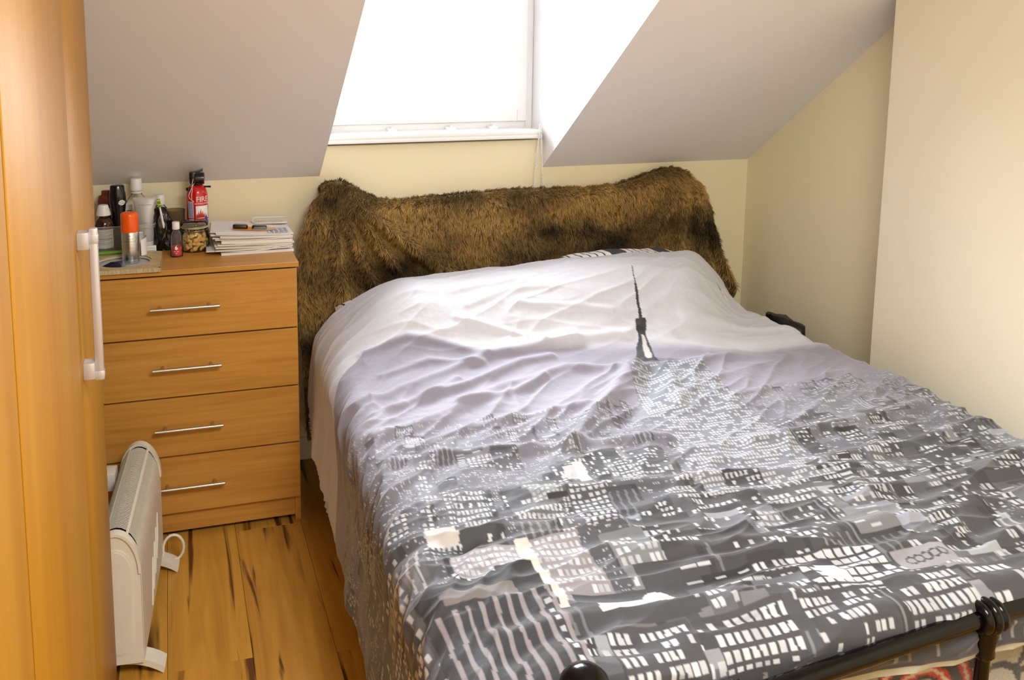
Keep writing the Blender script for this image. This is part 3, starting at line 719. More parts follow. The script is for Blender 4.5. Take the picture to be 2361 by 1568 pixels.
layers = [(.0145, 8, .0335), (.0275, 9, .0372), (.0405, 9, .0378), (.0525, 8, .034), (.0145, 3, .011), (.0265, 3, .011), (.0385, 3, .011), (.0505, 3, .010)]
for li, (z, n, rr) in enumerate(layers):
    for i in range(n):
        a = 2*math.pi*(i+.5*(li % 2)+rnd.uniform(-.12, .12))/n
        o = bpy.data.objects.new('peanut', pm); COL.objects.link(o)
        o.location = (JX+rr*math.sin(a), JY-rr*math.cos(a), CT+z+rnd.uniform(-.001, .002))
        o.rotation_euler = (rnd.uniform(0, 6.28), rnd.uniform(-.95, .95), a+rnd.uniform(-.35, .35)); s_ = rnd.uniform(.98, 1.12); o.scale = (s_, s_, s_)
        tag(o, 'unshelled peanut inside the clip-top glass jar', 'peanut', 'peanuts in the glass jar')

# stack of papers
PXc, PYc = -.2085, -.205
rnd = random.Random(9)
def sheet(w_, d_, th, curl=0., lift=0., corner=0., n=14, rip=0., seed=0):
    """a sheet or folded bundle: top and bottom surfaces with thickness"""
    V = []; F = []
    rr = random.Random(seed); ph = rr.uniform(0, 6)
    for s_ in (0, 1):
        for j in range(n+1):
            for i in range(n+1):
                x = -w_/2+w_*i/n; y = -d_/2+d_*j/n; u_ = i/n; v_ = j/n
                z = curl*(u_-.5)**2*4+lift*(1-u_)+rip*math.sin(u_*7+ph)*(1-v_)
                if corner: z += corner*max(0, (u_-.6)/.4)**2*max(0, (.5-v_)/.5)
                V.append((x, y, z+s_*th))
    m = (n+1)*(n+1)
    for j in range(n):
        for i in range(n):
            a = j*(n+1)+i; F.append((a, a+n+1, a+n+2, a+1)); F.append((m+a, m+a+1, m+a+n+2, m+a+n+1))
    ed = [i for i in range(n+1)]+[(j+1)*(n+1)-1 for j in range(1, n+1)]+[n*(n+1)+i for i in range(n-1, -1, -1)]+[j*(n+1) for j in range(n-1, 0, -1)]
    for k in range(len(ed)): a, b = ed[k], ed[(k+1) % len(ed)]; F.append((a, b, m+b, m+a))
    return pyd('paper_sheet', V, F)
z = CT+.0005
spec = [  # width, depth, thickness, dx, dy, rot, curl, lift, corner, rip, mat, label
    (.235, .205, .007, .010, -.005, 1, 0, 0, 0, 0, m_paper, 'lowest white envelope of the paper stack on the chest'),
    (.262, .2, .003, -.018, .0, -2, .002, .001, .012, .0015, m_paper, 'white sheet with lifted right corner low in the paper stack'),
    (.245, .205, .004, -.004, -.001, 2, .001, .002, 0, .0006, m_paper2, None),
    (.25, .2, .003, .004, .002, -1, .001, .0025, 0, .0008, m_paper, None),
    (.245, .205, .004, -.006, .0, 3, .001, .003, 0, .0006, m_paper2, None),
    (.25, .2, .003, .003, .003, -2, .0015, .0035, 0, .0008, m_paper, None),
    (.248, .2, .004, .006, -.002, 1, .001, .004, 0, .0005, m_paper2, None),
    (.228, .205, .010, .012, -.003, -1, .001, .005, 0, .0004, m_paper, 'thick white envelope in the middle of the paper stack'),
    (.25, .2, .003, .0, .0, 1, .0015, .006, 0, .0008, m_paper2, None),
    (.252, .2, .003, -.002, .002, -2, .001, .0075, 0, .0006, m_paper, None),
    (.235, .205, .004, .008, -.004, 1, .0015, .0085, 0, .0006, m_paper, None),
    (.258, .2, .003, -.006, .002, -1, .001, .0105, 0, .0008, m_paper2, None),
    (.25, .203, .0025, .003, -.002, 1, .0015, .012, 0, .0006, m_paper, 'printed white sheet with a grey table on its right side'),
    (.215, .19, .002, -.024, .006, -4, 0, .0135, 0, .0004, m_paper, 'blank white page lying on top of the paper stack'),
]
for k, (w_, d_, th, dx, dy, rz, cu, li, co, rip, mt, lab) in enumerate(spec):
    me = sheet(w_, d_, th, cu, li, co, 14, rip, k)
    o = link('paper_sheet' if lab is None or 'envelope' not in lab else 'envelope', me, mt); o.location = (PXc+dx, PYc+dy, z); o.rotation_euler = (0, 0, math.radians(rz))
    tag(o, lab or '%s sheet up from the chest top in the paper stack' % ('first', 'second', 'third', 'fourth', 'fifth', 'sixth', 'seventh', 'eighth', 'ninth', 'tenth', 'eleventh', 'twelfth')[k], 'paper', 'papers in the stack')
    if k == 12:
        mb = MB()
        for r_ in range(9):
            for c_ in range(6): mb.box(.02+c_*.016, .02+c_*.016+.011, -.085+r_*.008, -.085+r_*.008+.0035, th+.0045, th+.0048)
        for c_ in range(10): mb.box(.0+c_*.011, .0+c_*.011+.008, -.096, -.092, th+.0045, th+.0048)
        mb.build('printed_table', M('blue_grey_ink', (150, 152, 182), .6), o)
    z += th+.0004
ZT = z+.0105
# spiral bound pad poking out at the back
t = thing('spiral_notebook', 'spiral notebook with rounded corner at the back of the papers', 'notebook', (-.135, -.115, ZT-.006), math.radians(-8))
v, f = loft([rr3(.06, .045, .018, 0), rr3(.06, .045, .018, .004)]); MB().add(v, f).build('pages', m_paper2, t)
MB().tube([(x, y, .0055) for x, y in rrect(.06, .045, .018)][2:18], .0018, 6).build('cover_edge', m_white_pl, t, 180)
mb = MB()
for k in range(12): mb.tube([(-.046+k*.008, -.03+.004*math.cos(a), .0055+.0025*math.sin(a)) for a in [math.pi*i/5 for i in range(6)]], .0006, 5)
mb.build('spiral_wire', m_wire, t, 180)
# blister card with two black clips
t = thing('blister_pack', 'orange blister card with two black clips on the papers', 'blister pack', (-.215, -.235, ZT-.003), math.radians(-7))
t.rotation_euler = (0, math.radians(3.5), math.radians(-7))
MB().prism([(-.058, -.026), (.05, -.03), (.082, -.004), (.086, .022), (-.03, .026), (-.036, .012)], 0, .0009, 'z').build('card', m_orangecard, t)
MB().prism([(.012, -.025), (.048, -.027), (.079, -.004), (.082, .019), (.02, .02)], .001, .0016, 'z').build('clear_window', M('blister_film', (222, 206, 176), .15, alpha=.75), t)
for xx, yy in ((-.031, -.006), (.032, -.010)):
    v, f = loft([rr3(.0245, .011, .008, .001), rr3(.025, .0115, .008, .005), rr3(.025, .0115, .008, .011), rr3(.0215, .009, .007, .0145)])
    v = [(x+xx, y+yy, z_) for x, y, z_ in v]; MB().add(v, f).build('black_clip', m_black_pl, t, 40)
v, f = loft([rr3(.03, .018, .01, .001), rr3(.028, .016, .009, .010), rr3(.022, .012, .008, .0125)]); v = [(x+.037, y-.006, z_) for x, y, z_ in v]
MB().add(v, f).build('blister_dome', M('clear_blister_dome', (235, 232, 220), .08, alpha=.18), t, 40)

# ------------------------------------------------------------------ bed frame
bed = thing('bed_frame', 'black enamel metal bed frame with ball knobs', 'bed', (.84, -1.06, 0))
BX, BY = .84, -1.06
def L_(p): return (p[0]-BX, p[1]-BY, p[2])
def footy(x): return -2.085+.05*(x-.12)
def sphere(r, c, n=16, m=24):
    return MB().lathe([(max(r*math.sin(math.pi*i/n), 1e-4), -r*math.cos(math.pi*i/n)) for i in range(n+1)], m, c)
for (x, y, h) in ((.122, -2.085, .545), (1.555, -2.01, .545)):
    p = MB().tube([L_((x, y, 0)), L_((x, y, h))], .019, 20).build('post', m_black_metal, bed, 40)
    sphere(.044, L_((x, y, h+.042))).build('knob', m_black_metal, p, 180)
    MB().lathe([(.019, h-.025), (.026, h-.02), (.026, h-.008), (.021, h-.002), (.021, h+.004)], 24, L_((x, y, 0))).build('collar', m_black_metal, p, 40)
for (x, h) in ((.13, 1.035), (1.525, 1.03)):
    p = MB().tube([L_((x, -.065, 0)), L_((x, -.065, h-.06))], .019, 16).build('post', m_black_metal, bed, 40)
    sphere(.03, L_((x, -.065, h-.035))).build('knob', m_black_metal, p, 180)
# headboard rails and spindles
MB().tube([L_((.13, -.065, .955)), L_((.45, -.065, .975)), L_((.83, -.065, .98)), L_((1.2, -.065, .975)), L_((1.525, -.065, .955))], .014, 14).build('headboard_rail', m_black_metal, bed, 60)
MB().tube([L_((.13, -.065, .45)), L_((1.525, -.065, .45))], .012, 12).build('headboard_rail', m_black_metal, bed, 60)
for k in range(5): MB().tube([L_((.36+.235*k, -.065, .45)), L_((.36+.235*k, -.065, .97))], .007, 10).build('headboard_spindle', m_black_metal, bed, 60)
# footboard: gently arched top rail, low rail, spindles with cast knuckles
def railz(x): return .507+.055*math.sin(math.pi*min(1, max(0, (x-.122)/1.433))*.5)**1.4 if x < 1.05 else .507+.055*math.sin(math.pi*.5*(1.05-.122)/1.433)**1.4
rail = [(x, footy(x), railz(x)-.018) for x in np.linspace(.122, 1.555, 25)]
MB().tube([L_(p) for p in rail], .0165, 18).build('footboard_rail', m_black_metal, bed, 60)
MB().tube([L_((.122, -2.085, .2)), L_((1.555, -2.01, .2))], .012, 12).build('footboard_rail', m_black_metal, bed, 60)
for x in (.40, .955, 1.28):
    y = footy(x); zr = railz(x)-.018
    sp = MB().tube([L_((x, y, .2)), L_((x, y, zr-.06)), L_((x, y, zr-.03)), L_((x, y, zr))], [.0125, .0125, .018, .02], 16).build('footboard_spindle', m_black_metal, bed, 60)
    k = MB()
    for i in (-1, 0, 1):
        w_ = .034-.003*abs(i)
        xi = x+.017*i
        k.tube([L_((xi+.0105*math.sin(math.pi*(q/8-.5)), y, zr)) for q in range(9)], [w_-.011+.011*math.cos(math.pi*(q/8-.5)) for q in range(9)], 24)
    k.tube([L_((x, y, zr-.012)), L_((x, y, zr-.035)), L_((x, y, zr-.06)), L_((x, y, zr-.075)), L_((x, y, zr-.085))], [.022, .0225, .018, .0195, .0125], 18)
    k.build('cast_knuckle', m_black_metal, sp, 50)
for x in (.115, 1.54): MB().box(x-.012-BX, x+.012-BX, -2.03-BY, -.09-BY, .24, .30, .002).build('side_rail', m_black_metal, bed)
for k in range(9): y = -.25-.205*k; MB().box(.13-BX, 1.53-BX, y-.03-BY, y+.03-BY, .285, .297).build('slat', M('pine_slat', (196, 160, 104), .6) if k == 0 else bpy.data.materials['pine_slat'], bed)

# mattress
MX0, MX1, MY0, MY1 = .135, 1.52, -1.985, -.19
o = MB().box(MX0, MX1, MY0, MY1, .298, .53, .035).build('mattress', M('white_mattress_ticking', (214, 208, 196), .85, bump=.2), None, 60)
tag(o, 'deep white mattress under the city print duvet', 'mattress')

# fleece blanket tucked over the foot of the mattress
nx, nz = 260, 130
xs = np.linspace(MX0-.005, MX1+.005, nx); tt = np.linspace(0, 1, nz)
X, TT = np.meshgrid(xs, tt)
arcz = TT*.62
Y = np.where(arcz < .28, -1.985+.28-arcz-.004, -1.993-.008*np.sin((arcz-.28)*8))
Z = np.where(arcz < .28, .534, .534-(arcz-.28))
cr = sstep(.24, .32, arcz); Z = Z-.012*np.exp(-((arcz-.28)/.03)**2)
n_ = fbm(X*9, arcz*7, 3, 3); Y = Y-.006*n_*cr-.004; Z = Z+.003*n_*(1-cr)
cB, cG, cR, cW = np.array(lin((16, 14, 16))), np.array(lin((172, 166, 152))), np.array(lin((214, 34, 32))), np.array(lin((226, 214, 196)))
C = np.tile(cG, (nz, nx, 1))
def stripes(cx_, cz_, r0, r1, pitch, cols):
    d = np.hypot(X-cx_, Z-cz_)+.002*fbm(X*60, Z*60, 2, 8)
    k = np.floor((d-r0)/pitch).astype(int)
    m = (d > r0) & (d < r1)
    for i, c in enumerate(cols): C[m & (k % len(cols) == i)] = c
def disc(cx_, cz_, r, col, edge):
    d = np.hypot(X-cx_, Z-cz_)+.003*fbm(X*40, Z*40, 2, 9); C[d < r] = edge; C[d < r-.014] = col
for i in range(9):
    xc = .12+.2*i
    disc(xc, .37+.09*((i*3) % 2), .105, cG, cB); disc(xc+.1, .24, .1, cG, cB)
stripes(.862, .345, .045, .125, .0075, [cB, cR, cW, cR, cB, cB])
for xc, zc in ((.45, .36), (1.36, .36), (.2, .22)): stripes(xc, zc, .03, .1, .0075, [cB, cR, cW, cR, cB, cB])
disc(1.045, .425, .075, cG, cB); disc(1.045, .33, .06, cG, cB)
m_fleece, nt, b = base_mat('patterned_fleece')
at_ = nt.nodes.new('ShaderNodeAttribute'); at_.attribute_name = 'print'; nn = nt.nodes.new('ShaderNodeTexNoise'); nn.inputs['Scale'].default_value = 420; nn.inputs['Detail'].default_value = 3
mxx = nt.nodes.new('ShaderNodeMix'); mxx.data_type = 'RGBA'; mxx.blend_type = 'MULTIPLY'; mxx.inputs['Factor'].default_value = .55
rmp = nt.nodes.new('ShaderNodeValToRGB'); rmp.color_ramp.elements[0].position = .35; rmp.color_ramp.elements[0].color = (.35, .35, .35, 1); rmp.color_ramp.elements[1].position = .62
nt.links.new(nn.outputs['Fac'], rmp.inputs['Fac']); nt.links.new(at_.outputs['Color'], mxx.inputs[6]); nt.links.new(rmp.outputs['Color'], mxx.inputs[7]); nt.links.new(mxx.outputs[2], b.inputs['Base Color'])
b.inputs['Roughness'].default_value = .95; b.inputs['Sheen Weight'].default_value = .4
bpn = nt.nodes.new('ShaderNodeBump'); bpn.inputs['Strength'].default_value = .8; bpn.inputs['Distance'].default_value = .003; nt.links.new(nn.outputs['Fac'], bpn.inputs['Height']); nt.links.new(bpn.outputs['Normal'], b.inputs['Normal'])
o = link('fleece_blanket', grid_mesh('fleece_blanket', np.stack([X, Y, Z], -1), C), m_fleece)
tag(o, 'grey fleece blanket with black circles and red white stripes', 'blanket')

# pillows with striped cases
m_pil, nt, b = base_mat('striped_pillowcase')
tc = nt.nodes.new('ShaderNodeTexCoord'); sep = nt.nodes.new('ShaderNodeSeparateXYZ'); nt.links.new(tc.outputs['Object'], sep.inputs[0])
def mnode(op, a, v2): 
    q = nt.nodes.new('ShaderNodeMath'); q.operation = op; nt.links.new(a, q.inputs[0]); q.inputs[1].default_value = v2; return q.outputs[0]
fr1 = mnode('FRACT', mnode('MULTIPLY', sep.outputs[0], 34.), 0)
big = mnode('FRACT', mnode('MULTIPLY', sep.outputs[0], 4.7), 0)
thin = mnode('LESS_THAN', fr1, .22); wide = mnode('GREATER_THAN', big, .72)
mxm = nt.nodes.new('ShaderNodeMath'); mxm.operation = 'MAXIMUM'; nt.links.new(thin, mxm.inputs[0]); nt.links.new(wide, mxm.inputs[1])
mc = nt.nodes.new('ShaderNodeMix'); mc.data_type = 'RGBA'; nt.links.new(mxm.outputs[0], mc.inputs['Factor']); mc.inputs[6].default_value = lin((238, 234, 232))+(1,); mc.inputs[7].default_value = lin((70, 72, 74))+(1,)
nt.links.new(mc.outputs[2], b.inputs['Base Color']); b.inputs['Roughness'].default_value = .85
def pillow(name, lab, cx_, cy_, cz_, hx, hy, hz, rot, tilt):
    nu, nv = 60, 40; top = np.zeros((nv, nu, 3)); U, V = np.meshgrid(np.linspace(-1, 1, nu), np.linspace(-1, 1, nv))
    hh = (np.clip(1-np.abs(U)**3.2, 0, 1)*np.clip(1-np.abs(V)**2.6, 0, 1))**.55*hz*(1+.1*fbm(U*2+cx_*7, V*2, 2, 4))
    px = U*hx*(1-.05*np.abs(V)**2*np.abs(U)); py = V*hy*(1-.04*np.abs(U)**2)
    A = np.stack([px, py, hh], -1); B = np.stack([px, py, -hh*.6], -1)
    P = np.concatenate([A, B[::-1]], 0)
    me = grid_mesh(name, P); o = link(name, me, m_pil); o.location = (cx_, cy_, cz_); o.rotation_euler = (math.radians(tilt), 0, math.radians(rot))
    return tag(o, lab, 'pillow', 'striped pillows')
pillow('pillow', 'striped pillow under the duvet nearest the chest of drawers', .415, -.40, .622, .355, .20, .10, 1.5, 8)
pillow('pillow', 'black and white striped pillow peeping out at the right', 1.13, -.345, .655, .345, .205, .142, 1.0, 10)

# ------------------------------------------------------------------ duvet
# cloth coordinates: s across (0 at the bed's middle line), t along from head to foot
SX = .80; Y0 = -.30
s_edges = np.arange(-1.30, 1.12, .0031)
t_vals = np.concatenate([np.arange(0, 1.05, .0034), np.arange(1.05, 1.835, .0026)])
S, Tt = np.meshgrid(s_edges, t_vals)
# ---- profile along the bed: y(t) with a rounded fall over the foot
tf0 = 1.70; rf = .035
dt = Tt-tf0; ang = np.clip(dt/rf, 0, math.pi/2); ext = np.clip(dt-rf*math.pi/2, 0, None)
Yb = Y0-np.minimum(Tt, tf0)-rf*np.sin(ang)-.0*ext
dropT = rf*(1-np.cos(ang))+ext
# ---- across: flat, rounded edge, hanging side
def xl_(y): return np.interp(y, [-2.1, -1.55, -1.0, -.6, -.3], [-.076, -.066, -.049, -.039, -.026])
def xr_(y): return np.interp(y, [-2.1, -1.2, -.7, -.3], [1.60, 1.60, 1.575, 1.56])
xl = xl_(Yb); xr = xr_(Yb)
RL = .07+.02*sstep(-.9, -.4, Yb)
fl_ = SX-(xl+RL); fr_ = (xr-.05)-SX
dl = np.clip(-S-fl_, 0, None); al = np.clip(dl/RL, 0, 1.48); el = np.clip(dl-RL*1.48, 0, None)
dr = np.clip(S-fr_, 0, None); a2 = np.clip(dr/.05, 0, 1.5); er = np.clip(dr-.05*1.5, 0, None)
# sides hang to a hem, the last bit tucks under
hem_len = np.interp(Yb, [-2.2, -1.5, -.9, -.55, -.4, -.3], [.29, .29, .28, .25, .2, .13])
el = np.minimum(el, hem_len); er = np.minimum(er, .24)
Xb = SX+np.clip(S, -fl_, fr_)-RL*np.sin(al)-.10*el+.05*np.sin(a2)+.02*er
dropS = RL*(1-np.cos(al))+el*.995+.05*(1-np.cos(a2))+er
# tuck-in of surplus cloth length beyond the hem
over = np.clip(dl-RL*1.48-hem_len, 0, .06); Xb = Xb+over*.7; dropS = dropS-.012*np.sin(np.clip(over/.02, 0, math.pi))*.6
# ---- top height
def sinterp(y, xs_, zs_, w_=.05):
    yy = np.linspace(-2.3, -.1, 1101); v = np.interp(yy, xs_, zs_); k = np.exp(-np.linspace(-2.5, 2.5, int(w_*2.5/.002)*2+1)**2/2); k /= k.sum(); n = len(k)//2
    return np.interp(y, yy, np.convolve(np.pad(v, n, mode='edge'), k, 'valid'))
prof = sinterp(Yb, [-2.1, -2.0, -1.6, -1.2, -.98, -.88, -.80, -.74, -.68, -.62, -.55, -.48, -.42, -.36, -.31, -.28],
                 [.555, .562, .585, .60, .612, .620, .634, .662, .706, .752, .786, .800, .801, .796, .783, .765], .035)
base = np.interp(Yb, [-2.1, -2.0, -1.6, -1.2, -.9, -.3], [.555, .562, .585, .598, .605, .60])
for _ in range(2): pass
mx_ = sstep(-.10, .30, Xb)*.9+.1*sstep(.25, .9, Xb); xe_ = np.interp(Yb, [-.85, -.68, -.56, -.46, -.36, -.28], [1.34, 1.42, 1.50, 1.57, 1.64, 1.68]); mx_ = mx_*(1-sstep(0, 1, (Xb-(xe_-.27))/.27))
Htop = base+(prof-base)*mx_ + .012*np.exp(-((Xb-1.15)/.3)**2)*sstep(-.75, -.45, Yb)
side = sstep(.005, .20, dropS)             # 0 on top, 1 on the hanging side
Zb = Htop-dropS-dropT
P0 = np.stack([Xb, Yb, Zb], -1)
# ---- wrinkles (metres along the normal)
def rot_(a): c, s_ = math.cos(math.radians(a)), math.sin(math.radians(a)); return S*c+Tt*s_, -S*s_+Tt*c
def ridged(a, fa, fb, seed, p=1.6):
    u, v = rot_(a); wx_ = fbm(S*3.1, Tt*3.1, 2, seed+50)*.17
    n = pnoise(u*fa+wx_*2, v*fb+wx_*3, seed); return np.clip(1-np.abs(n), 0, 1)**(p*2.2)
top = 1-side
wr = .0075*fbm(S*3.2, Tt*3.8, 2, 2)*top
foot = sstep(1.05, 1.45, Tt); mid = sstep(.5, .75, Tt)*(1-foot); pil = 1-sstep(.35, .62, Tt)
wr = wr+top*foot*(.016*(ridged(3, 2.4, 8.5, 21, 1.2)-.35)+.011*(ridged(-12, 3.2, 14, 22, 1.3)-.35)+.004*fbm(S*9, Tt*20, 3, 23))
wr = wr+top*mid*(.010*(ridged(-27, 1.8, 8.5, 31, 1.4)-.35)+.009*(ridged(-36, 2.4, 14, 32, 1.5)-.35)+.003*fbm(S*14, Tt*20, 3, 33))
wr = wr+top*pil*(.004*(ridged(12, 1.8, 9, 41, 1.5)-.35)+.004*(ridged(-20, 3, 15, 42, 1.8)-.35)+.0015*fbm(S*14, Tt*22, 3, 43))
# left edge: folds fanning over the edge from the top
edge = np.exp(-((S+.78)/.14)**2)*sstep(.3, .6, Tt)
wr = wr+edge*(.013*(ridged(-52, 1.8, 11, 51, 1.4)-.35)+.008*(ridged(-44, 2.4, 17, 52, 1.5)-.35))
# hanging side: upright folds growing towards the hem
hang = sstep(.08, .34, dropS)*(S < 0)
wr = wr+hang*(.020*pnoise(Tt*6.0+.4*S, S*1.0, 61)+.006*pnoise(Tt*14+S*1.5, S*1.2, 62))
wr = wr+.004*fbm(S*5, Tt*16, 2, 63)*sstep(.02, .1, dropT)
# single folds: polylines in (x, y) on the bed, height, width
def fold(pts, h, w_):
    d = np.full(S.shape, 9.)
    for (xa, ya), (xb, yb) in zip(pts[:-1], pts[1:]):
        ux, uy = xb-xa, yb-ya; q = np.clip(((Xb-xa)*ux+(Yb-ya)*uy)/(ux*ux+uy*uy), 0, 1)
        d = np.minimum(d, np.hypot(Xb-xa-q*ux, Yb-ya-q*uy))
    return h*np.exp(-(d/w_)**2)*top
for pts, h, w_ in (
    ([(0., -.98), (.22, -.88), (.43, -.79), (.73, -.76)], .015, .020), ([(-.05, -1.15), (.12, -1.0), (.32, -.94), (.52, -.84), (.62, -.83)], .014, .018),
    ([(0., -1.17), (.18, -1.11), (.42, -.98), (.64, -.90), (.79, -.94)], .014, .020), ([(.06, -1.24), (.23, -1.19), (.41, -1.16), (.6, -1.12)], .010, .015),
    ([(.08, -.68), (.21, -.68), (.35, -.74), (.43, -.79)], .007, .016), ([(.85, -.93), (.70, -1.08), (.59, -1.18), (.44, -1.34)], .022, .022),
    ([(.88, -.98), (.76, -1.13), (.64, -1.25)], -.014, .026), ([(.93, -1.0), (.88, -1.09), (.84, -1.2)], .010, .018),
    ([(.51, -.75), (.70, -.76), (.92, -.76)], .008, .018), ([(.38, -.65), (.53, -.71), (.63, -.75)], .007, .012), ([(.43, -.61), (.58, -.56), (.72, -.57)], .005, .014),
    ([(1.1, -.80), (1.34, -.86), (1.55, -.84)], -.012, .03), ([(1.15, -.72), (1.35, -.70), (1.55, -.74)], .009, .022), ([(1.0, -.95), (1.2, -.93), (1.45, -.98)], .009, .02),
    ([(.02, -1.06), (.16, -1.0), (.3, -.90)], .010, .014), ([(.25, -1.06), (.4, -1.03), (.55, -.95)], .010, .014), ([(.1, -.82), (.25, -.78), (.4, -.83)], .008, .014),
    ([(.15, -.5), (.4, -.54), (.7, -.5)], .004, .014), ([(.6, -.62), (.8, -.66), (.9, -.68)], .005, .012), ([(1.0, -.5), (1.2, -.56), (1.4, -.53)], .004, .014)):
    wr = wr+fold(pts, h, w_)
for k, (xa, ya, xb, yb) in enumerate(((.02, -1.3, .7, -1.36), (.9, -1.42, 1.5, -1.36), (.3, -1.52, 1.05, -1.6), (1.0, -1.55, 1.55, -1.48), (.05, -1.62, .4, -1.66), (.35, -1.75, .95, -1.79), (.6, -1.84, 1.2, -1.80), (1.0, -1.7, 1.55, -1.64), (.05, -1.9, .6, -1.94), (1.1, -1.9, 1.6, -1.85))):
    wr = wr+fold([(xa, ya), ((xa+xb)/2, (ya+yb)/2+.015*(-1)**k), (xb, yb)], .014, .021)
gu = np.gradient(P0, axis=1); gv = np.gradient(P0, axis=0)
Nn = np.cross(gv, gu); Nn /= np.linalg.norm(Nn, axis=-1, keepdims=True)+1e-12
Nn[Nn[..., 2] < -.2] *= -1
PD = P0+Nn*wr[..., None]
PD[..., 2] = np.maximum(PD[..., 2], np.where(dropS < .004, .545-dropT*1.2, -9))

# ---- the printed city, painted in cloth coordinates
g_ = np.interp(Yb, [-2.2, -1.7, -1.54, -1.2, -.9, -.48, -.2], [-.14, -.14, -.115, -.07, 0, .175, .28])
wpx = fbm(S*14, Tt*14, 2, 72)*.0035; wpy = fbm(S*14+5, Tt*14, 2, 73)*.0035
UU = S+SX-g_+wpx; VV = Y0-Tt+0*wpy           # print coordinates (metres), VV runs from head to foot
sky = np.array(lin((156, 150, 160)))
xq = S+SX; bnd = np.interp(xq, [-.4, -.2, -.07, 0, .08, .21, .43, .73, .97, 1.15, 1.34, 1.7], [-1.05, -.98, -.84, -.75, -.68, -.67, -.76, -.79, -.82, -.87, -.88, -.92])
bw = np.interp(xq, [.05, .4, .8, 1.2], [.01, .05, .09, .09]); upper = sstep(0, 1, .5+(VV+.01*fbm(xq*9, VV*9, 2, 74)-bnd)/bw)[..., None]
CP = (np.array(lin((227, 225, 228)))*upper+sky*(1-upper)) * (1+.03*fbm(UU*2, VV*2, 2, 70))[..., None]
rowv = VV[:, 0]
def rows(y0, y1):
    lo, hi = min(y0, y1), max(y0, y1); k = np.nonzero((rowv >= lo) & (rowv <= hi))[0]
    return slice(k[0], k[-1]+1) if len(k) else slice(0, 0)
def prect(x0_, x1_, y0_, y1_, col, a=1.):
    r_ = rows(y0_, y1_); m = (UU[r_] > x0_) & (UU[r_] < x1_); c = CP[r_]; c[m] = c[m]*(1-a)+np.array(col)*a
def pwin(x0_, x1_, y0_, y1_, px, py, fx, fy, prob, seed, col=(.70, .695, .69), a=1., var=.35):
    r_ = rows(y0_, y1_); u = UU[r_]; v_ = VV[r_]
    i = np.floor((u-x0_)/px); j = np.floor((v_-y0_)/py); fu = (u-x0_)/px-i; fv = (v_-y0_)/py-j
    h1 = hash2(i, j, seed); h2 = hash2(np.floor(i/4), j, seed+5)
    m = (u > x0_) & (u < x1_) & (np.abs(fu-.5) < fx/2) & (np.abs(fv-.5) < fy/2) & (h1*.6+h2*.4 < prob)
    c = CP[r_]; br = 1-var*hash2(i, j, seed+9)[m][:, None]; c[m] = c[m]*(1-a)+np.array(col)*br*a
def building(u0, w_, yb, h, f, rr, haze):
    tone = rr.choice([.035, .045, .055, .07, .09, .13, .2]) * rr.uniform(.8, 1.25)
    base_ = np.array((tone*rr.uniform(.95, 1.04), tone, tone*rr.uniform(.98, 1.12)))
    col = base_*(1-haze)+sky*.62*haze
    yt = yb+h
    prect(u0, u0+w_, yt, yb, col)
    if rr.random() < .5: prect(u0, u0+w_, yt, yt-.006-.02*f, col*rr.choice([.55, 1.7, 2.2]))
    if rr.random() < .6: prect(u0+w_*.82, u0+w_, yt, yb, col*.6)
    sd = rr.randint(0, 99999); a = 1-.35*haze
    px = (.0065+.0095*f)*rr.uniform(.75, 1.25); py = (.0075+.016*f)*rr.uniform(.7, 1.3)
    kind = rr.random()
    if kind < .78: pwin(u0+.003, u0+w_*.97, yt-.004-.012*f, yb, px, -py, .62, .66, rr.choice([.3, .45, .55, .65, .8]), sd, a=a)
    elif kind < .9:
        n = max(3, int(w_/(.008+.012*f)))
        for k in range(n): prect(u0+w_*(k+.2)/n, u0+w_*(k+.5)/n, yt-.01, yb, col*2.2+.06)
    else: pwin(u0+.003, u0+w_*.9, yt-.004, yb, px*2.2, -py*.7, .9, .4, .45, sd, a=a)
rr = random.Random(5)
# dark ground of the far city
gmask = sstep(0, 1, (-1.10+.03*fbm(UU*9, VV*0+1, 2, 71)-VV)/.16)
CP = CP*(1-gmask[..., None]*.72)+np.array((.17, .168, .185))*(gmask[..., None]*.72)
gm2 = sstep(0, 1, (-1.30-VV)/.3); CP = CP*(1-gm2[..., None]*.8)+np.array((.055, .056, .062))*(gm2[..., None]*.8)
# far speckle of lights
pwin(-.6, 2.2, -1.14, -1.9, .0062, -.0075, .55, .6, .36, 300, a=.75)
lst = []
for k in range(560):
    yb = -1.17-1.35*(k/560.)**1.15
    f = min(1.25, max(0, (-yb-1.1)/.95)); lst.append((yb, f))
for yb, f in lst:
    w_ = (.022+.075*f)*rr.uniform(.6, 1.7); h = (.025+.17*f)*rr.uniform(.45, 1.5)
    building(rr.uniform(-.62, 2.2), w_, yb, h, f, rr, max(0, .88-1.9*f))
# the tall tower in the middle of the print
tw = [(-.905, .895, .045), (-.93, .92, .10), (-.97, .945, .125), (-1.15, .945, .14), (-1.4, .95, .155), (-1.62, .95, .17)]
for (ya, ca, wa), (yb, cb_, wb_) in zip(tw[:-1], tw[1:]):
    r_ = rows(ya, yb); q = (VV[r_]-ya)/(yb-ya); c_ = ca+(cb_-ca)*q; w_ = wa+(wb_-wa)*q
    m = np.abs(UU[r_]-c_) < w_; cc = CP[r_]; cc[m] = np.array((.20, .205, .225)); 
r_ = rows(-.93, -1.62); u = UU[r_]; v_ = VV[r_]
q = np.interp(v_, [-1.62, -1.15, -.97, -.93], [.17, .14, .125, .10])
i = np.floor((u-.7)/.0095); j = np.floor(v_/.0125); fu = (u-.7)/.0095-i; fv = v_/.0125-j
m = (np.abs(u-.947) < q) & (np.abs(fu-.5) < .33) & (np.abs(fv-.5) < .33) & (hash2(i, j, 4)*.55+hash2(np.floor(i/3), j, 8)*.45 < .60)
